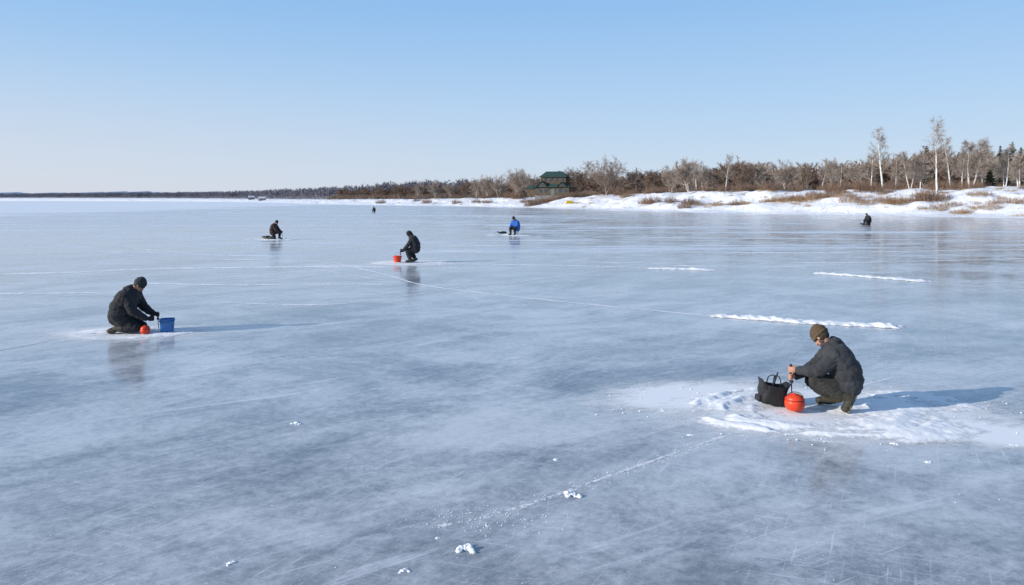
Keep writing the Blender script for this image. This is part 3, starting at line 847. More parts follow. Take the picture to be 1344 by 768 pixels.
Z = [.0022]
def strip(V, Fc, U, pts, w0, w1=None, z=None, wob=0.0, seed=0, image_px=True):  # points and widths come as image pixels by default
    w1 = w0 if w1 is None else w1
    P = np.array([G(*p) for p in pts]) if image_px else pts
    C = catmull(P, 14) if len(P) > 2 else np.array([P[0] * (1 - t) + P[1] * t for t in np.linspace(0, 1, 24)])
    T = np.gradient(C, axis=0); T /= np.linalg.norm(T, axis=1)[:, None] + 1e-9
    o = len(V); L = len(C)
    if z is None: Z[0] += .000006; z = Z[0]
    for i in range(L):
        f = i / (L - 1); w = (w0 + (w1 - w0) * f) * .5
        if image_px: w *= C[i, 1] / F / (abs(T[i, 0]) * CAM_H / C[i, 1] + abs(T[i, 1]) * .6)   # thickness in image pixels -> metres on the ground, by distance and line direction
        if wob: w *= 1 + wob * noise.noise(Vector((f * 23, 0, seed)))
        n = np.array([T[i, 1], -T[i, 0]])
        zz = z + C[i, 1] * .00004
        a = C[i] + n * w; b = C[i] - n * w
        V.append((a[0], a[1], zz)); V.append((b[0], b[1], zz)); U.append((f, 0)); U.append((f, 1))
    for i in range(L - 1):
        q = o + 2 * i; Fc.append((q, q + 1, q + 3, q + 2))
V = []; Fc = []; U = []
for k, (pts, a, b) in enumerate([
    ([(400, 336), (500, 359), (560, 375), (700, 392), (850, 407), (980, 419)], 3.0, 4.8),
    ([(520, 345), (700, 348), (800, 350), (860, 353), (965, 356)], 2.4, 3.6),
    ([(-60, 325), (130, 320), (260, 316), (430, 311.5), (620, 307), (850, 302)], 3.6, 2.6),
    ([(-60, 361), (80, 358), (150, 355), (240, 352.5), (430, 350), (560, 352)], 8.0, 4.0),
    ([(-40, 386), (70, 385), (150, 383.5)], 4.0, 2.6),
    ([(150, 324), (230, 331), (280, 335), (450, 337)], 3.0, 2.6),
    ([(150, 371), (300, 374), (430, 373), (530, 374)], 2.8, 2.0),
    ([(370, 349), (430, 356), (470, 363), (555, 376)], 2.8, 2.0),
    ([(590, 384), (740, 362), (830, 352), (900, 349), (1150, 352)], 2.0, 1.8),
    ([(530, 356), (650, 345), (760, 328), (890, 318)], 2.6, 2.4),
    ([(1040, 355), (1225, 370.5), (1400, 388)], 2.8, 2.6),
    ([(1070, 350), (1230, 366), (1400, 373)], 2.4, 2.4),
    ([(800, 312), (1000, 313), (1200, 315), (1420, 318)], 2.6, 2.6),
    ([(560, 296), (900, 299), (1200, 306), (1440, 314)], 2.6, 2.6),
    ([(780, 330), (1000, 332), (1200, 330), (1420, 326)], 2.0, 2.4),
    ([(260, 396), (420, 400), (520, 390), (650, 370)], 2.2, 1.8),
    ([(-60, 347), (120, 338), (300, 332), (520, 324), (740, 322)], 2.8, 2.4),
    ([(1105, 514), (1135, 505), (1180, 494)], 2.4, 1.5),
    ([(670, 301), (800, 291), (1000, 288), (1240, 294)], 2.0, 2.2),
    ([(-60, 301), (200, 297), (400, 291), (600, 290)], 3.0, 2.6),
    ([(-60, 293), (250, 288), (490, 284)], 3.4, 2.4),
    ([(-60, 283), (200, 279), (440, 276)], 3.4, 2.4),
    ([(460, 284), (800, 284), (1000, 288), (1300, 297)], 2.2, 2.2),
    ([(600, 277), (800, 279), (1000, 283), (1280, 290)], 2.2, 2.2),
    ([(-60, 312), (100, 308), (300, 303), (520, 301)], 3.0, 2.4),
    ([(-60, 336), (60, 333), (160, 331), (260, 333)], 3.2, 2.4),
    ([(-60, 374), (40, 372), (120, 367), (220, 362)], 3.2, 2.4),
    ([(300, 322), (420, 324), (520, 329), (640, 330)], 2.6, 2.2),
    ([(200, 345), (300, 341), (400, 343), (500, 352)], 2.4, 2.0),
    ([(240, 362), (360, 357), (440, 345), (520, 334)], 2.2, 2.0),
    ([(560, 322), (660, 334), (740, 342), (860, 346)], 2.0, 2.0),
    ([(620, 316), (760, 316), (900, 322), (1040, 322)], 2.2, 2.2),
    ([(200, 405), (300, 388), (400, 378), (520, 368)], 1.8, 1.6),
    ([(880, 339), (1050, 345), (1200, 343), (1420, 338)], 2.0, 2.4),
    ([(280, 418), (400, 402), (500, 388), (590, 377)], 1.5, 1.5),
    ([(1130, 392), (1220, 405), (1344, 420), (1440, 430)], 1.7, 1.7)]):
    strip(V, Fc, U, pts, a, b, wob=.8, seed=k)
o = mesh_obj("snow_dust_lines", V, Fc, M_DUST, uvs=U); o["kind"] = "structure"
V = []; Fc = []; U = []
for k, (pts, a, b) in enumerate([
    ([(640, 684), (755, 641), (860, 604), (930, 580), (1030, 546)], 7.0, 5.0),
    ([(690, 664), (755, 640.5), (860, 603.5), (930, 579.5), (1010, 551)], 2.6, 2.4),
    ([(690, 664.6), (755, 641.2), (860, 604.0), (930, 580.2), (1010, 551.6)], 2.2, 2.0),
    ([(560, 694), (630, 680), (700, 661), (790, 630)], 13, 5)]):
    strip(V, Fc, U, pts, a, b, wob=.8, seed=50 + k)
o = mesh_obj("powder_snow_line", V, Fc, M_POWDER, uvs=U); o["kind"] = "structure"
V = []; Fc = []; U = []
strip(V, Fc, U, [(-40, 470), (0, 461), (50, 451), (95, 441)], 1.4, 1.0, z=.0032)
o = mesh_obj("ice_cracks", V, Fc, M_CRACK, uvs=U); o["kind"] = "structure"
V = []; Fc = []; U = []
Z[0] = .0010
rs = random.Random(15)
for i in range(190):
    y = 4.2 + 40 * rs.random() ** 1.1; x = rs.uniform(-.85, .85) * y
    a = rs.choice([rs.gauss(.35, .2), rs.gauss(.6, .3), rs.gauss(-.3, .3), rs.gauss(.2, .2), rs.gauss(.9, .3)])
    L = rs.uniform(.5, 3.0) * (1 + y / 10); cv = rs.gauss(0, .04)
    pts = []
    for k in range(5):
        pts.append((x, y)); x += cos(a) * L / 4; y += sin(a) * L / 4; a += cv
    pts = np.array(pts)
    if pts[:, 1].min() < 2.5: continue
    y_ = pts[2, 1]
    w = rs.uniform(.5, 1.2) * y_ / F / (abs(cos(a)) * CAM_H / y_ + abs(sin(a)))
    strip(V, Fc, U, pts, w, w * .6, image_px=False)
o = mesh_obj("ice_scratches", V, Fc, M_HAIR, uvs=U); o["kind"] = "structure"

def ridge(pts, w, h, seed):
    P = np.array([G(*p) for p in pts]); C = catmull(P, 60)
    d = np.concatenate([[0], np.cumsum(np.linalg.norm(np.diff(C, axis=0), axis=1))])
    stp = max(.03, w * .12); n = int(d[-1] / stp)
    s = np.linspace(0, d[-1], n); X = np.interp(s, d, C[:, 0]); Y = np.interp(s, d, C[:, 1])
    T = np.gradient(np.stack([X, Y], 1), axis=0); T /= np.linalg.norm(T, axis=1)[:, None]
    m = 13; V = []; Fc = []
    for i in range(n):
        end = min(1, i / (n * .08), (n - 1 - i) / (n * .08))
        for j in range(m):
            f = 2 * j / (m - 1) - 1
            x = X[i] + T[i, 1] * f * w; y = Y[i] - T[i, 0] * f * w
            k = fbm(x * .9, y * .9, seed, 3); k2 = fbm(x * 6 / max(w, .2) * .3, y * 6 / max(w, .2) * .3, seed, 4)
            z = h * ((1 - f * f) * (1.1 + .7 * k) * end - .30 + .6 * k2)
            V.append((x, y, z))
    for i in range(n - 1):
        for j in range(m - 1):
            a = i * m + j; Fc.append((a, a + 1, a + m + 1, a + m))
    o = mesh_obj("snow_ridge", V, Fc, M_THIN, smooth=True); o["kind"] = "structure"
ridge([(925, 414), (1000, 419), (1060, 424), (1130, 427), (1192, 430)], .28, .06, 1)
ridge([(1063, 358.5), (1120, 362), (1170, 366), (1226, 370.5)], .36, .06, 2)
ridge([(845, 352.8), (900, 353.5), (945, 355.5)], .40, .05, 3)

def clump(u, v, r, seed):
    x, y = G(u, v); S_ = Soup(); rr = random.Random(seed)
    for k in range(15):
        a = rr.uniform(0, 6.28); q = rr.uniform(0, r * 1.0); s = r * rr.uniform(.12, .45)
        S_.ell((cos(a) * q * 1.3, sin(a) * q, s * .25), (s, s * .9, s * .6), nu=10, nv=6)
    o = S_.bake("snow_clump", M_SNOW, None, max(r * .05, .003), 1, r * .16, 5 / r * .25)
    o.location = (x, y, -.002); tag(o, "small white clump of loose snow on the ice", "snow clump", "snow clumps scattered on ice")
for i, (u, v, r) in enumerate([(752, 650, .068), (612, 721, .068), (388, 556, .05), (530, 750, .03), (303, 740, .032), (730, 604, .03), (905, 571, .026), (1218, 607, .026), (575, 706, .018),
                               (640, 690, .016), (870, 540, .03), (1330, 585, .03), (985, 562, .035), (1175, 583, .035)]):
    clump(u, v, r, 60 + i)
V = []; Fc = []
rs = random.Random(9)
for i in range(760):
    k = rs.random(); big = 1
    if k < .25: x, y = G(rs.gauss(640, 60), rs.gauss(682, 9))
    elif k < .50:
        f = rs.random(); x, y = G(640 + 350 * f + rs.gauss(0, 9), 680 - 122 * f + rs.gauss(0, 4))
    elif k < .90:
        a = rs.uniform(0, 6.28); q = abs(rs.gauss(1.0, .25)); x = P1x - .1 + cos(a) * 2.1 * q; y = P1y + sin(a) * 1.1 * q; big = rs.choice([1, 1, 1, 2])
    else: x, y = G(rs.uniform(-20, 1360), rs.uniform(470, 790))
    s = rs.uniform(.002, .007) * big
    o = len(V); a = rs.uniform(0, 6); z0 = .008 if big > 1 else 0
    for t in range(4): V.append((x + cos(a + t * 1.57) * s * rs.uniform(.7, 1.2), y + sin(a + t * 1.57) * s * rs.uniform(.7, 1.2), z0))
    V.append((x, y, z0 + s * 1.0)); Fc += [(o, o + 1, o + 4), (o + 1, o + 2, o + 4), (o + 2, o + 3, o + 4), (o + 3, o, o + 4)]
o = mesh_obj("snow_crumbs", V, Fc, M_SNOW); o["kind"] = "stuff"

# ------------------------------------------------------------------ people
M_SKIN = simple_mat("skin", (.50, .27, .19), (.42, .21, .14), 14, .55, .2, 80, dist=.002)
M_HAIR_ = simple_mat("dark_hair", (.03, .022, .018), (.05, .04, .03), 40, .7, .5, 120)
M_EYE = simple_mat("eye", (.02, .015, .012), (.03, .02, .02), 5, .2)
M_LIP = simple_mat("lips", (.34, .13, .11), (.3, .11, .1), 5, .5)
M_BOOT = simple_mat("olive_rubber_boot", (.06, .055, .038), (.035, .033, .025), 8, .6, .3, 40)
M_SOLE = simple_mat("boot_sole", (.20, .165, .12), (.12, .10, .07), 8, .8)
M_GLOVE = cloth_mat("black_glove", (.02, .02, .022))
M_BLACKP = simple_mat("black_plastic", (.018, .018, .02), (.03, .03, .032), 6, .5, .3, 30)
M_METAL = simple_mat("steel", (.35, .35, .36), (.25, .25, .27), 10, .35)
M_METAL.node_tree.nodes["Principled BSDF"].inputs['Metallic'].default_value = .9
M_RED = simple_mat("orange_red_plastic", (.80, .065, .02), (.62, .045, .015), 5, .42, .15, 30, spec=.4)
M_BLUE = simple_mat("blue_plastic", (.04, .18, .45), (.03, .13, .36), 4, .45, .1, 30, spec=.4)
M_WPLAS = simple_mat("white_plastic", (.7, .71, .72), (.6, .61, .63), 4, .45)

def grip_prims(S, R, f, side, a=Vector((0, 0, 1)), grow_=0.0):
    """closed hand round a rod at R; f = forearm direction; fingers wrap the rod"""
    R = Vector(R); a = Vector(a).normalized(); f = Vector(f); f = (f - a * f.dot(a)).normalized(); s = a.cross(f) * side
    g = grow_
    B = Matrix((f, s, a)).transposed()
    pc = R - f * .030 + s * .026
    S.ell(pc, (.048 + g, .017 + g, .042 + g), B)
    wrist = R - f * .095 + s * .022
    S.cap(wrist, pc - f * .01, .026 + g, .026 + g)
    for k in range(4):
        off = a * ((1.5 - k) * .0205); ln = [.92, 1.0, .95, .8][k]; rr = [.0092, .0095, .009, .008][k] + g
        pts = [pc + f * .03 + off]
        for ph in (55, 0, -60, -120):
            t = radians(90 - (90 - ph) * ln); pts.append(R + off + f * cos(t) * .025 + s * sin(t) * .025)
        S.chain(pts, [rr, rr, rr * .95, rr * .9, rr * .85])
    tb_ = [pc - f * .025 + a * .028 - s * .004, R - f * .028 - s * .016 + a * .046, R - f * .002 - s * .026 + a * .040, R + f * .016 - s * .022 + a * .034]
    S.chain(tb_, [.014 + g, .011 + g, .0095 + g, .0085 + g])
    return wrist

def lat(S, c, wy, r, yaxis=Vector((0, 1, 0))):
    c = Vector(c); S.cap(c - yaxis * wy, c + yaxis * wy, r, r)

def build_person(J, cfg, loc, yaw, label, vox=.006):
    root = empty("person", (loc[0], loc[1], cfg.get('z', 0)), yaw); tag(root, label, "person", "people fishing on the ice")
    root.scale = (cfg.get('s', 1),) * 3
    v = {k: Vector(p) for k, p in J.items() if k not in ('pitch',)}
    pel, ch, nk, hd = v['pelvis'], v['chest'], v['neck'], v['head']
    HR = Matrix.Rotation(cfg.get('turn', 0), 3, 'Z') @ Matrix.Rotation(J['pitch'], 3, 'Y')
    bk = cfg.get('bulk', 1.0); ab = cfg.get('arm', 1.0); lg = cfg.get('leg', 1.0)
    B = Soup()
    def H(x, y, z): return hd + HR @ Vector((x, y, z))
    B.ell(H(-.012, 0, .028), (.098, .077, .095), HR)
    B.ell(H(.022, 0, -.045), (.066, .060, .070), HR)
    B.ell(H(.055, 0, -.088), (.026, .028, .022), HR)
    B.chain([H(.084, 0, .012), H(.103, 0, -.018), H(.108, 0, -.032)], [.010, .012, .015])
    B.ell(H(.078, .034, -.030), (.020, .022, .018), HR); B.ell(H(.078, -.034, -.030), (.020, .022, .018), HR)
    B.cap(H(.082, .036, .022), H(.088, -.036, .022), .011, .011)
    B.ell(H(.083, 0, -.060), (.014, .026, .010), HR)
    for s in (1, -1): B.ell(H(-.008, .078 * s, -.012), (.018, .010, .030), HR)
    B.cap(hd + HR @ Vector((-.03, 0, -.04)), nk, .058, .062)
    N_ = 6
    for i in range(N_):
        t = i / (N_ - 1); c = pel.lerp(ch, t)
        lat(B, c, .09 + .04 * t, .115 - .01 * sin(t * pi))
    B.cap(ch, nk, .10, .06)
    JK = Soup(); t0 = cfg.get('t0', -.06)
    for i in range(9):
        t = t0 + (1 - t0) * i / 8; c = pel.lerp(ch, t)
        bulge = .012 * sin(i * 1.9) + .014 * sin(max(t, 0) * pi)
        lat(JK, c + Vector((-.022 - .02 * sin(max(t, 0) * pi), 0, 0)), .082 + .052 * max(t, 0), (.158 - .004 * max(t, 0) + bulge) * bk)
    lat(JK, ch.lerp(nk, .35), .105, .130 * bk); JK.cap(ch.lerp(nk, .5), nk, .11, .085)
    if cfg.get('hood_up'):
        JK.ell(H(-.025, 0, .02), (.120, .100, .128), HR); JK.cap(H(-.035, 0, -.06), nk, .10, .105)
    else:
        hb = cfg.get('hoodb', 1.0)
        JK.cap(nk + Vector((-.065, .07, .04)), nk + Vector((-.065, -.07, .04)), .058 * hb, .058 * hb)
        JK.cap(nk + Vector((-.11, .04, .01)), nk + Vector((-.11, -.04, .01)), .068 * hb, .068 * hb)
        for s in (1, -1): JK.cap(nk + Vector((-.06, .075 * s, .04)), nk + Vector((.06, .055 * s, .0)), .042 * hb, .036)
    gl_ = Soup(); sleeves = []
    for side, sh, el, g, gd in ((1, v['shL'], v['elL'], v['gL'], v['dL']), (-1, v['shR'], v['elR'], v['gR'], v['dR'])):
        ax = Vector(cfg.get('axis', (0, 0, 1)))
        wr = grip_prims(B, g, gd, side, ax)
        if cfg.get('gloves', True): grip_prims(gl_, g, gd, side, ax, .0045); gl_.cap(wr, wr.lerp(el, .18), .033, .038)
        B.chain([ch.lerp(sh, .6), sh, el, wr], [.07, .062, .043, .028])
        JK.cap(ch.lerp(sh, .5), sh, .12 * ab, .088 * ab)
        mid = sh.lerp(el, .5) + Vector((-.008, .012 * side, -.004)); m2 = el.lerp(wr, .5) + Vector((0, 0, -.006))
        SV = Soup()
        SV.chain([sh, mid, el, m2, wr.lerp(el, .10)], [.097 * ab, .085 * ab, .078 * ab, .066 * ab, .050])
        SV.cap(wr.lerp(el, .06), wr.lerp(el, .13), .049, .051)
        sleeves.append(SV)
    TR = Soup(); boots = []
    for s, hp, kn, an, toe in ((1, 'hipL', 'knL', 'anL', 'toL'), (-1, 'hipR', 'knR', 'anR', 'toR')):
        hp, kn, an, toe = v[hp], v[kn], v[an], v[toe]
        B.chain([hp, kn, kn.lerp(an, .35), an], [.085, .056, .055, .038])
        fd = (toe - an); B.chain([an, an + fd * .5, toe], [.038, .036, .028])
        m = kn.lerp(an, .3); TR.chain([pel.lerp(hp, .5), hp, hp.lerp(kn, .5), kn, m, an.lerp(kn, .30)], [.13 * lg, .125 * lg, .108 * lg, .086 * lg, .090 * lg, .074 * lg])
        BT = Soup()
        hl = an - fd.normalized() * .05
        BT.chain([an.lerp(kn, .42), an.lerp(kn, .2), an], [.080 * lg, .070, .060])
        low = Vector((0, 0, -.012))
        BT.chain([hl + low, an + fd * .45 + low, toe], [.054, .056, .050]); BT.ell(toe, (.060, .056, .046))
        shin = (kn - an).normalized(); fdn = fd.normalized(); up_ = (shin - fdn * shin.dot(fdn)).normalized(); lt = fdn.cross(up_)
        SB = Matrix((fdn, lt, up_)).transposed(); SL = Soup()
        SL.ell(hl + fdn * .03 - up_ * .050, (.064, .044, .016), SB); SL.ell(toe - up_ * .038 - fdn * .02, (.088, .052, .016), SB); SL.cap(hl - up_ * .047, toe - up_ * .038, .016, .016)
        boots.append((BT, SL))
    lat(TR, pel, .09, .138 * lg)
    if cfg.get('hem', True):
        hu = Vector((0, 0, cfg.get('hemup', .03)))
        for hp, kn in (('hipL', 'knL'), ('hipR', 'knR')): JK.cap(v[hp] + hu, v[hp].lerp(v[kn], cfg.get('heml', .2)) + hu, .148 * bk, .134 * bk)
    wr_ = cfg.get('wr', .011)
    B.bake("body", M_SKIN, root, vox, 2)
    jk = JK.bake("jacket", cfg['jacket'], root, vox * 1.4, 4, wr_, 6, .015)
    for SV in sleeves: SV.bake("sleeve", cfg['jacket'], jk, vox * 1.3, 2, wr_ * .8, 9, .015)
    TR.bake("trousers", cfg['trousers'], root, vox * 1.5, 4, wr_ * .8, 9, .012)
    if cfg.get('gloves', True): gl_.bake("gloves", M_GLOVE, root, vox, 1)
    for BT, SL in boots:
        b = BT.bake("boot", cfg.get('boot', M_BOOT), root, vox * 1.3, 3, .003, 14, .006)
        SL.bake("sole", M_SOLE, b, max(vox, .007), 1, 0)
    for s in (1, -1):
        e = Soup(); e.ell(H(.080, .030 * s, .004), (.010, .014, .009), HR); e.bake("eye", M_EYE, root, .003, 1)
    e = Soup(); e.ell(H(.094, 0, -.064), (.007, .024, .006), HR); e.bake("mouth", M_LIP, root, .003, 1)
    hr = Soup(); hr.ell(H(-.032, 0, .0), (.092, .082, .085), HR); hr.bake("hair", cfg.get('hair', M_HAIR_), root, .008, 1, .004, 30)
    if cfg.get('beard'):
        hr = Soup(); hr.ell(H(.040, 0, -.085), (.048, .055, .036), HR); hr.ell(H(.01, 0, -.05), (.05, .068, .05), HR); hr.bake("beard", cfg['beard'], root, .007, 1, .004, 30)
    if cfg.get('hat') and not cfg.get('hood_up'):
        h = Soup()
        h.ell(H(-.022, 0, .054), (.120, .100, .094), HR)
        h.ell(H(-.034, 0, .10), (.085, .078, .06), HR)
        h.ell(H(-.020, 0, .018), (.125, .104, .042), HR @ Matrix.Rotation(radians(-2), 3, 'Y'))
        h.bake("hat", cfg['hat'][0], root, .006, 2, .003, 26)
    return root

def world_of(loc, yaw, p, s=1):
    return (loc[0] + s * (p[0] * cos(yaw) - p[1] * sin(yaw)), loc[1] + s * (p[0] * sin(yaw) + p[1] * cos(yaw)), p[2] * s)

def make_rod(loc, yaw, top, bot, label, s=1):
    t = world_of(loc, yaw, top, s); b = world_of(loc, yaw, bot, s)
    e = empty("fishing_rod", b); tag(e, label, "fishing rod", "ice fishing rods")
    d = Vector(t) - Vector(b); L = d.length
    u = d.normalized()
    tube_obj("rod_handle", [u * (L * .60), u * (L * .64), u * L * .98, u * L], [.010, .014, .014, .010], M_BLACKP, e)
    tube_obj("rod_blank", [Vector((0, 0, 0)), u * (L * .61)], [.006, .008], M_BLACKP, e)
    k = Soup(); c = u * L * .58; k.cap(c + Vector((.0, -.012, 0)), c + Vector((0, .012, 0)), .022, .022); k.bake("reel", M_BLACKP, e, .004, 1)
    return e

def bucket(loc, r, h, mat, label, name="bucket", rz=0, taper=.8, handle_up=True, power=1.0):
    e = empty(name, loc, rz); tag(e, label, "bucket")
    t = .006
    lathe("bucket_body", [(r * taper * .97, .0), (r * taper, .008), (r, h - .02), (r + .006, h - .018), (r + .006, h), (r - t, h), (r * taper - t, .012), (.001, .012)], mat, e, 36, power=power)
    lathe("rim", [(r + .004, h - .045), (r + .010, h - .043), (r + .010, h - .034), (r + .004, h - .032)], mat, e, 36, power=power)
    pts = []
    for i in range(17):
        a = pi * i / 16
        if handle_up: pts.append((cos(a) * (r + .010), 0, h - .03 + sin(a) * r * .95))
        else: pts.append((cos(a) * (r + .010), -sin(a) * (r + .012), h - .03 - sin(a) * .05))
    tube_obj("handle", pts, .0045, M_METAL, e)
    return e

def canister(loc, r, label, rz=0):
    e = empty("tackle_pot", loc, rz); tag(e, label, "container")
    prof = [(r * .55, 0), (r * .80, r * .08), (r * .97, r * .45), (r, r * .8), (r * .93, r * 1.15)]
    lathe("pot_body", prof, M_RED, e, 32, close=True)
    lathe("lid", [(r * .955, r * 1.13), (r * .97, r * 1.18), (r * .80, r * 1.45), (r * .5, r * 1.62), (r * .16, r * 1.68), (r * .15, r * 1.75), (r * .02, r * 1.77)], M_RED, e, 32)
    lathe("band", [(r * .97, r * 1.10), (r * .985, r * 1.11), (r * .985, r * 1.14), (r * .95, r * 1.15)], M_BLACKP, e, 32)
    tube_obj("handle", [(cos(a) * r * .93, 0, r * 1.15 + sin(a) * r * .72) for a in np.linspace(0, pi, 13)], .004, M_BLACKP, e)
    return e

M_BAG = cloth_mat("black_nylon", (.018, .018, .02), .6)
def tackle_bag(loc, rz, label, w=.36, d=.28, h=.27):
    e = empty("tackle_bag", loc, rz); tag(e, label, "bag")
    e.rotation_euler = (radians(3), radians(-9), rz)
    def ring(a, b, z, n=48, sag=0, ph=0.0):
        out = []
        for i in range(n):
            t = 2 * pi * i / n; c, s = cos(t), sin(t); p = .42
            wob = 1 + .045 * sin(3 * t + ph) + .03 * sin(7 * t + ph * 2) + .012 * sin(13 * t + ph)
            x = a * math.copysign(abs(c) ** p, c) * wob; y = b * math.copysign(abs(s) ** p, s) * wob
            out.append((x, y, z + sag * sin(2 * t + .5 + ph)))
        return out
    rows = [ring(w * .35, d * .37, 0), ring(w * .39, d * .41, .012), ring(w * .43, d * .45, h * .18, ph=1), ring(w * .41, d * .43, h * .36, ph=2.4), ring(w * .45, d * .47, h * .55, sag=.008, ph=3), ring(w * .43, d * .44, h * .75, sag=.016, ph=2), ring(w * .48, d * .49, h * .95, sag=.03, ph=1.4),
            ring(w * .49, d * .50, h, sag=.033, ph=1.3), ring(w * .465, d * .47, h * .99, sag=.033, ph=1.3), ring(w * .40, d * .40, h * .5), ring(w * .32, d * .34, .03)]
    V = [p for r in rows for p in r]; n = 48; Fc = []
    for j in range(len(rows) - 1):
        for i in range(n): Fc.append((j * n + i, j * n + (i + 1) % n, (j + 1) * n + (i + 1) % n, (j + 1) * n + i))
    Fc.append(tuple(range(n - 1, -1, -1))); Fc.append(tuple((len(rows) - 1) * n + i for i in range(n)))
    mesh_obj("bag_body", V, Fc, M_BAG, e, True)
    for y_, k_ in ((-d * .44, .8), (d * .42, 1.0)):
        pts = [(-.05, y_, h * .8), (-.045, y_ * .85, h + .04), (-.03, y_ * .6, h + .085 * k_), (.0, y_ * .5, h + .10 * k_), (.03, y_ * .6, h + .085 * k_), (.045, y_ * .85, h + .04), (.05, y_, h * .8)]
        tube_obj("handle", pts, .007, M_BAG, e)
    tube_obj("bait_rod", [(.03, .02, .05), (-.03, .0, h + .13)], .008, M_BLACKP, e)
    b = box("side_pocket", (w * .43, 0, h * .18), (.08, d * .6, h * .30), M_BAG, e)
    md = b.modifiers.new("bevel", 'BEVEL'); md.width = .025; md.segments = 3
    return e

C_DK = cloth_mat("charcoal_jacket_cloth", (.036, .038, .043), fold=.65)
C_BK = cloth_mat("black_jacket_cloth", (.022, .023, .027), fold=.7)
C_BLUE = cloth_mat("blue_jacket_cloth", (.03, .12, .42))
C_BRN = cloth_mat("dark_brown_jacket_cloth", (.045, .028, .024))
C_PK = cloth_mat("dark_trouser_cloth", (.030, .029, .027))
C_PB = cloth_mat("black_trouser_cloth", (.018, .018, .022))
K_OL = cloth_mat("brown_knit", (.09, .06, .035)); K_BK = cloth_mat("black_knit", (.035, .036, .04))
GREY = simple_mat("grey_beard", (.10, .08, .07), (.06, .05, .04), 60, .8)

squat = dict(pitch=radians(52), head=(.18, 0, .89), neck=(.085, 0, .79), chest=(-.0, 0, .66), pelvis=(-.12, 0, .33),
    shL=(.03, .20, .70), elL=(.23, .24, .51), gL=(.54, .07, .475), dL=(1, -.35, .05),
    shR=(.05, -.20, .69), elR=(.25, -.18, .47), gR=(.54, .07, .375), dR=(1, .75, -.05),
    hipL=(-.11, .10, .29), knL=(.25, .17, .38), anL=(-.14, .17, .18), toL=(-.09, .19, .055),
    hipR=(-.11, -.10, .28), knR=(.27, -.12, .30), anR=(-.0, -.10, .10), toR=(.17, -.11, .06))
kneel = dict(pitch=radians(48), head=(.25, 0, .92), neck=(.14, 0, .81), chest=(.07, 0, .69), pelvis=(-.09, 0, .33),
    shL=(.10, .20, .71), elL=(.23, .24, .46), gL=(.56, .07, .33), dL=(1, -.35, -.2),
    shR=(.10, -.20, .71), elR=(.22, -.24, .45), gR=(.53, -.10, .28), dR=(1, .25, -.3),
    hipL=(-.09, .10, .29), knL=(.24, .14, .11), anL=(-.15, .13, .10), toL=(-.26, .14, .05),
    hipR=(-.09, -.10, .29), knR=(.24, -.14, .11), anR=(-.13, -.14, .10), toR=(-.24, -.15, .05))
half = dict(pitch=radians(34), head=(.06, 0, 1.11), neck=(-.03, 0, .99), chest=(-.09, 0, .86), pelvis=(-.17, 0, .46),
    shL=(-.06, .19, .90), elL=(.09, .25, .64), gL=(.40, .10, .50), dL=(1, -.3, -.4),
    shR=(-.06, -.19, .90), elR=(.12, -.22, .65), gR=(.42, -.04, .44), dR=(1, .35, -.4),
    hipL=(-.16, .10, .44), knL=(.22, .15, .50), anL=(.18, .15, .10), toL=(.33, .16, .055),
    hipR=(-.16, -.10, .44), knR=(-.02, -.13, .09), anR=(-.38, -.13, .10), toR=(-.46, -.13, .05))
stoop = dict(pitch=radians(44), head=(.12, 0, 1.13), neck=(.03, 0, 1.03), chest=(-.03, 0, .90), pelvis=(-.12, 0, .56),
    shL=(.0, .19, .94), elL=(.16, .24, .69), gL=(.44, .10, .50), dL=(1, -.3, -.4),
    shR=(.0, -.19, .94), elR=(.18, -.22, .69), gR=(.46, -.04, .44), dR=(1, .35, -.4),
    hipL=(-.10, .10, .54), knL=(.17, .14, .46), anL=(.06, .14, .10), toL=(.21, .15, .055),
    hipR=(-.10, -.10, .54), knR=(.06, -.14, .44), anR=(-.12, -.14, .11), toR=(.02, -.14, .055))
seat = dict(pitch=radians(30), head=(.15, 0, 1.08), neck=(.06, 0, .96), chest=(.0, 0, .82), pelvis=(-.12, 0, .44),
    shL=(.02, .19, .86), elL=(.11, .26, .60), gL=(.36, .10, .56), dL=(1, -.4, -.1),
    shR=(.02, -.19, .86), elR=(.11, -.26, .60), gR=(.38, -.08, .54), dR=(1, .4, -.1),
    hipL=(-.10, .10, .44), knL=(.30, .16, .48), anL=(.22, .17, .10), toL=(.36, .19, .055),
    hipR=(-.10, -.10, .44), knR=(.30, -.16, .48), anR=(.25, -.17, .10), toR=(.39, -.19, .055))

L1 = (P1x, P1y); Y1 = radians(164)
build_person(squat, dict(jacket=C_DK, trousers=C_PK, hat=(K_OL, 'beanie'), gloves=False, beard=GREY, z=.02, s=.98, bulk=1.03, arm=1.0, heml=.10, hemup=.05, t0=.02, wr=.012, hoodb=1.1, turn=radians(-34)), L1, Y1,
             "crouching person in charcoal jacket and brown beanie gripping a fishing rod", .006)
make_rod((P1x, P1y), Y1, (.53, .07, .55), (.51, .06, .03), "short black ice fishing rod held upright over the hole")
p = world_of(L1, Y1, (.76, .04, .03)); tackle_bag(p, Y1 + .25, "open black tackle bag standing on trampled snow")
p = world_of(L1, Y1, (.50, .26, .03)); canister(p, .118, "round orange-red tackle pot on trampled snow")

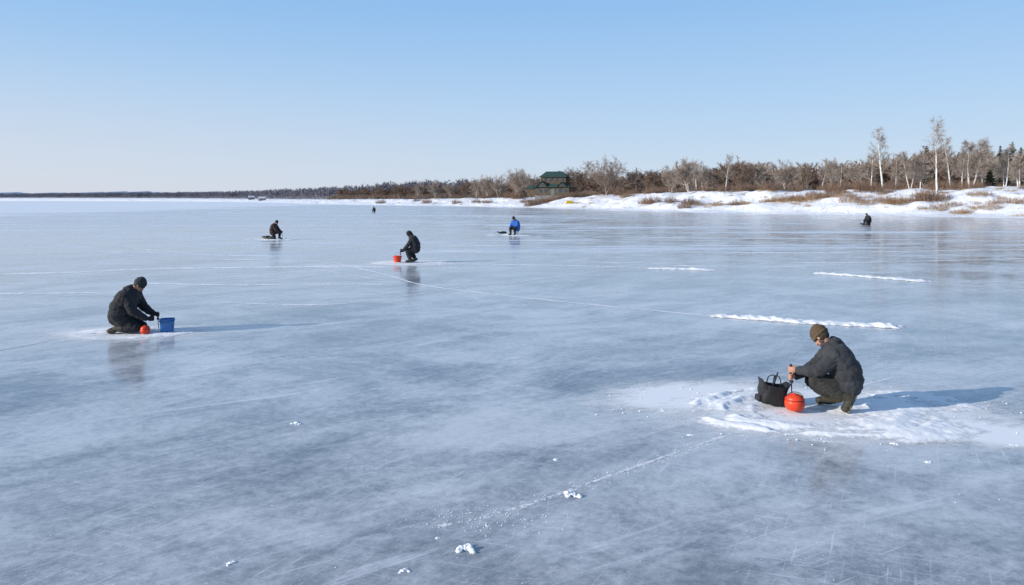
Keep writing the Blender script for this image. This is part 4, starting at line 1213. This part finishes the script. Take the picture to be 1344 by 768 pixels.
L2 = (P2x, P2y); Y2 = radians(4)
build_person(kneel, dict(jacket=C_BK, trousers=C_PB, hat=(K_BK, 'beanie'), z=.01, bulk=1.14, arm=1.08, hemup=.02, t0=-.04, wr=.013, hoodb=1.25, turn=radians(10)), L2, Y2, "kneeling person in black jacket and grey beanie reaching to bucket", .007)
make_rod(L2, Y2, (.56, .07, .40), (.58, .07, .06), "short dark ice fishing rod held beside the blue bucket")
bucket((*world_of(L2, Y2, (.77, .0, 0))[:2], .02), .13, .25, M_BLUE, "boxy blue plastic bucket with wire handle on the ice", rz=.3, handle_up=False, taper=.9, power=.5)
canister((*world_of(L2, Y2, (.42, -.16, 0))[:2], .01), .09, "small round orange tackle pot beside kneeling person")

L3 = (P3x, P3y); Y3 = radians(184)
build_person(stoop, dict(jacket=C_BK, trousers=C_PB, hood_up=True, s=1.02, z=.02, bulk=1.12, arm=1.08, leg=1.14), L3, Y3, "person in black hooded coat crouching over red bucket", .011)
make_rod(L3, Y3, (.46, .06, .54), (.48, .06, .10), "short dark rod held by hooded person", 1.02)
bucket((*world_of(L3, Y3, (.60, .0, 0))[:2], .02), .17, .27, M_RED, "orange-red bucket in front of hooded person", rz=.2, handle_up=True)

L4 = (P4x, P4y); Y4 = radians(-8)
build_person(half, dict(jacket=C_BRN, trousers=C_PB, hat=(K_BK, 'beanie'), s=.98, z=.02, wr=.012, bulk=1.12, arm=1.08, leg=1.1), L4, Y4, "person in dark brown jacket kneeling on one knee", .016)
make_rod(L4, Y4, (.41, .06, .54), (.45, .06, .06), "short dark rod held by kneeling person", .98)

def stool(loc, rz, mat, label):
    return bucket(loc, .17, .34, mat, label, rz=rz, handle_up=False, taper=.88)
L5 = (P5x, P5y); Y5 = radians(232)
build_person(seat, dict(jacket=C_BLUE, trousers=C_PB, hat=(K_BK, 'beanie'), s=1.12, z=.0, wr=.012, bulk=1.1, arm=1.08), L5, Y5, "seated person in bright blue jacket and black hat", .016)
stool((*world_of(L5, Y5, (-.13, 0, 0))[:2], 0), 0, M_WPLAS, "white plastic bucket used as a seat")
make_rod(L5, Y5, (.38, .0, .64), (.58, .0, .06), "short dark rod held by person in blue", 1.1)
L7 = (P7x, P7y); Y7 = radians(195)
build_person(seat, dict(jacket=C_BK, trousers=C_PB, hat=(K_BK, 'beanie'), s=1.0, z=.0, wr=.012, bulk=1.1), L7, Y7, "seated person in black winter clothes far out on ice", .02)
stool((*world_of(L7, Y7, (-.13, 0, 0))[:2], 0), 0, M_BLACKP, "dark bucket used as a seat by far person")
L6 = (P6x, P6y); Y6 = radians(240)
build_person(seat, dict(jacket=C_BK, trousers=C_PB, hat=(K_BK, 'beanie'), s=1.0, z=.0, wr=.012), L6, Y6, "seated person in dark clothes alone on distant ice", .024)
stool((*world_of(L6, Y6, (-.13, 0, 0))[:2], 0), 0, M_BLACKP, "dark bucket used as a seat on distant ice")

def sled(loc, rz, mat, label, L=1.1, k=1.0):
    e = empty("gear_sled", loc, rz, k); tag(e, label, "sled", "gear sleds")
    V = []; Fc = []
    prof = [(-L / 2, .16), (-L / 2 + .04, .05), (-L / 2 + .15, .02), (L / 2 - .25, .02), (L / 2 - .08, .08), (L / 2, .22)]
    for x, z in prof:
        for y, dz in ((-.25, .16), (-.23, .02), (-.12, 0), (.12, 0), (.23, .02), (.25, .16)):
            V.append((x, y, z + dz * (1 if abs(x) < L / 2 else .3)))
    n = 6
    for j in range(len(prof) - 1):
        for i in range(n - 1): a = j * n + i; Fc.append((a, a + 1, a + n + 1, a + n))
    o = mesh_obj("sled_hull", V, Fc, mat, e, True); m = o.modifiers.new("solid", 'SOLIDIFY'); m.thickness = .015
    b = box("gear_box", (-.12, 0, .15), (L * .4, .34, .22), M_BLACKP, e); md = b.modifiers.new("bevel", 'BEVEL'); md.width = .02
    tube_obj("tow_rope", [(L / 2, -.1, .22), (L / 2 + .2, 0, .08), (L / 2 + .45, .02, .03), (L / 2 + .2, .06, .08), (L / 2, .1, .22)], .008, M_BLACKP, e, 5)
x, y = G(350, 314.2); sled((x, y, .03), 2.6, M_BLACKP, "small black gear sled beside kneeling person", .6, .8)
x, y = G(659, 307.5); sled((x, y, .03), 3.3, M_BLACKP, "dark gear sled on snow beside person in blue", .9, .75)
x, y = G(1133, 295.3); sled((x, y, .01), 3.3, M_BLACKP, "dark gear sled near far seated person", .8, .7)
print("done")
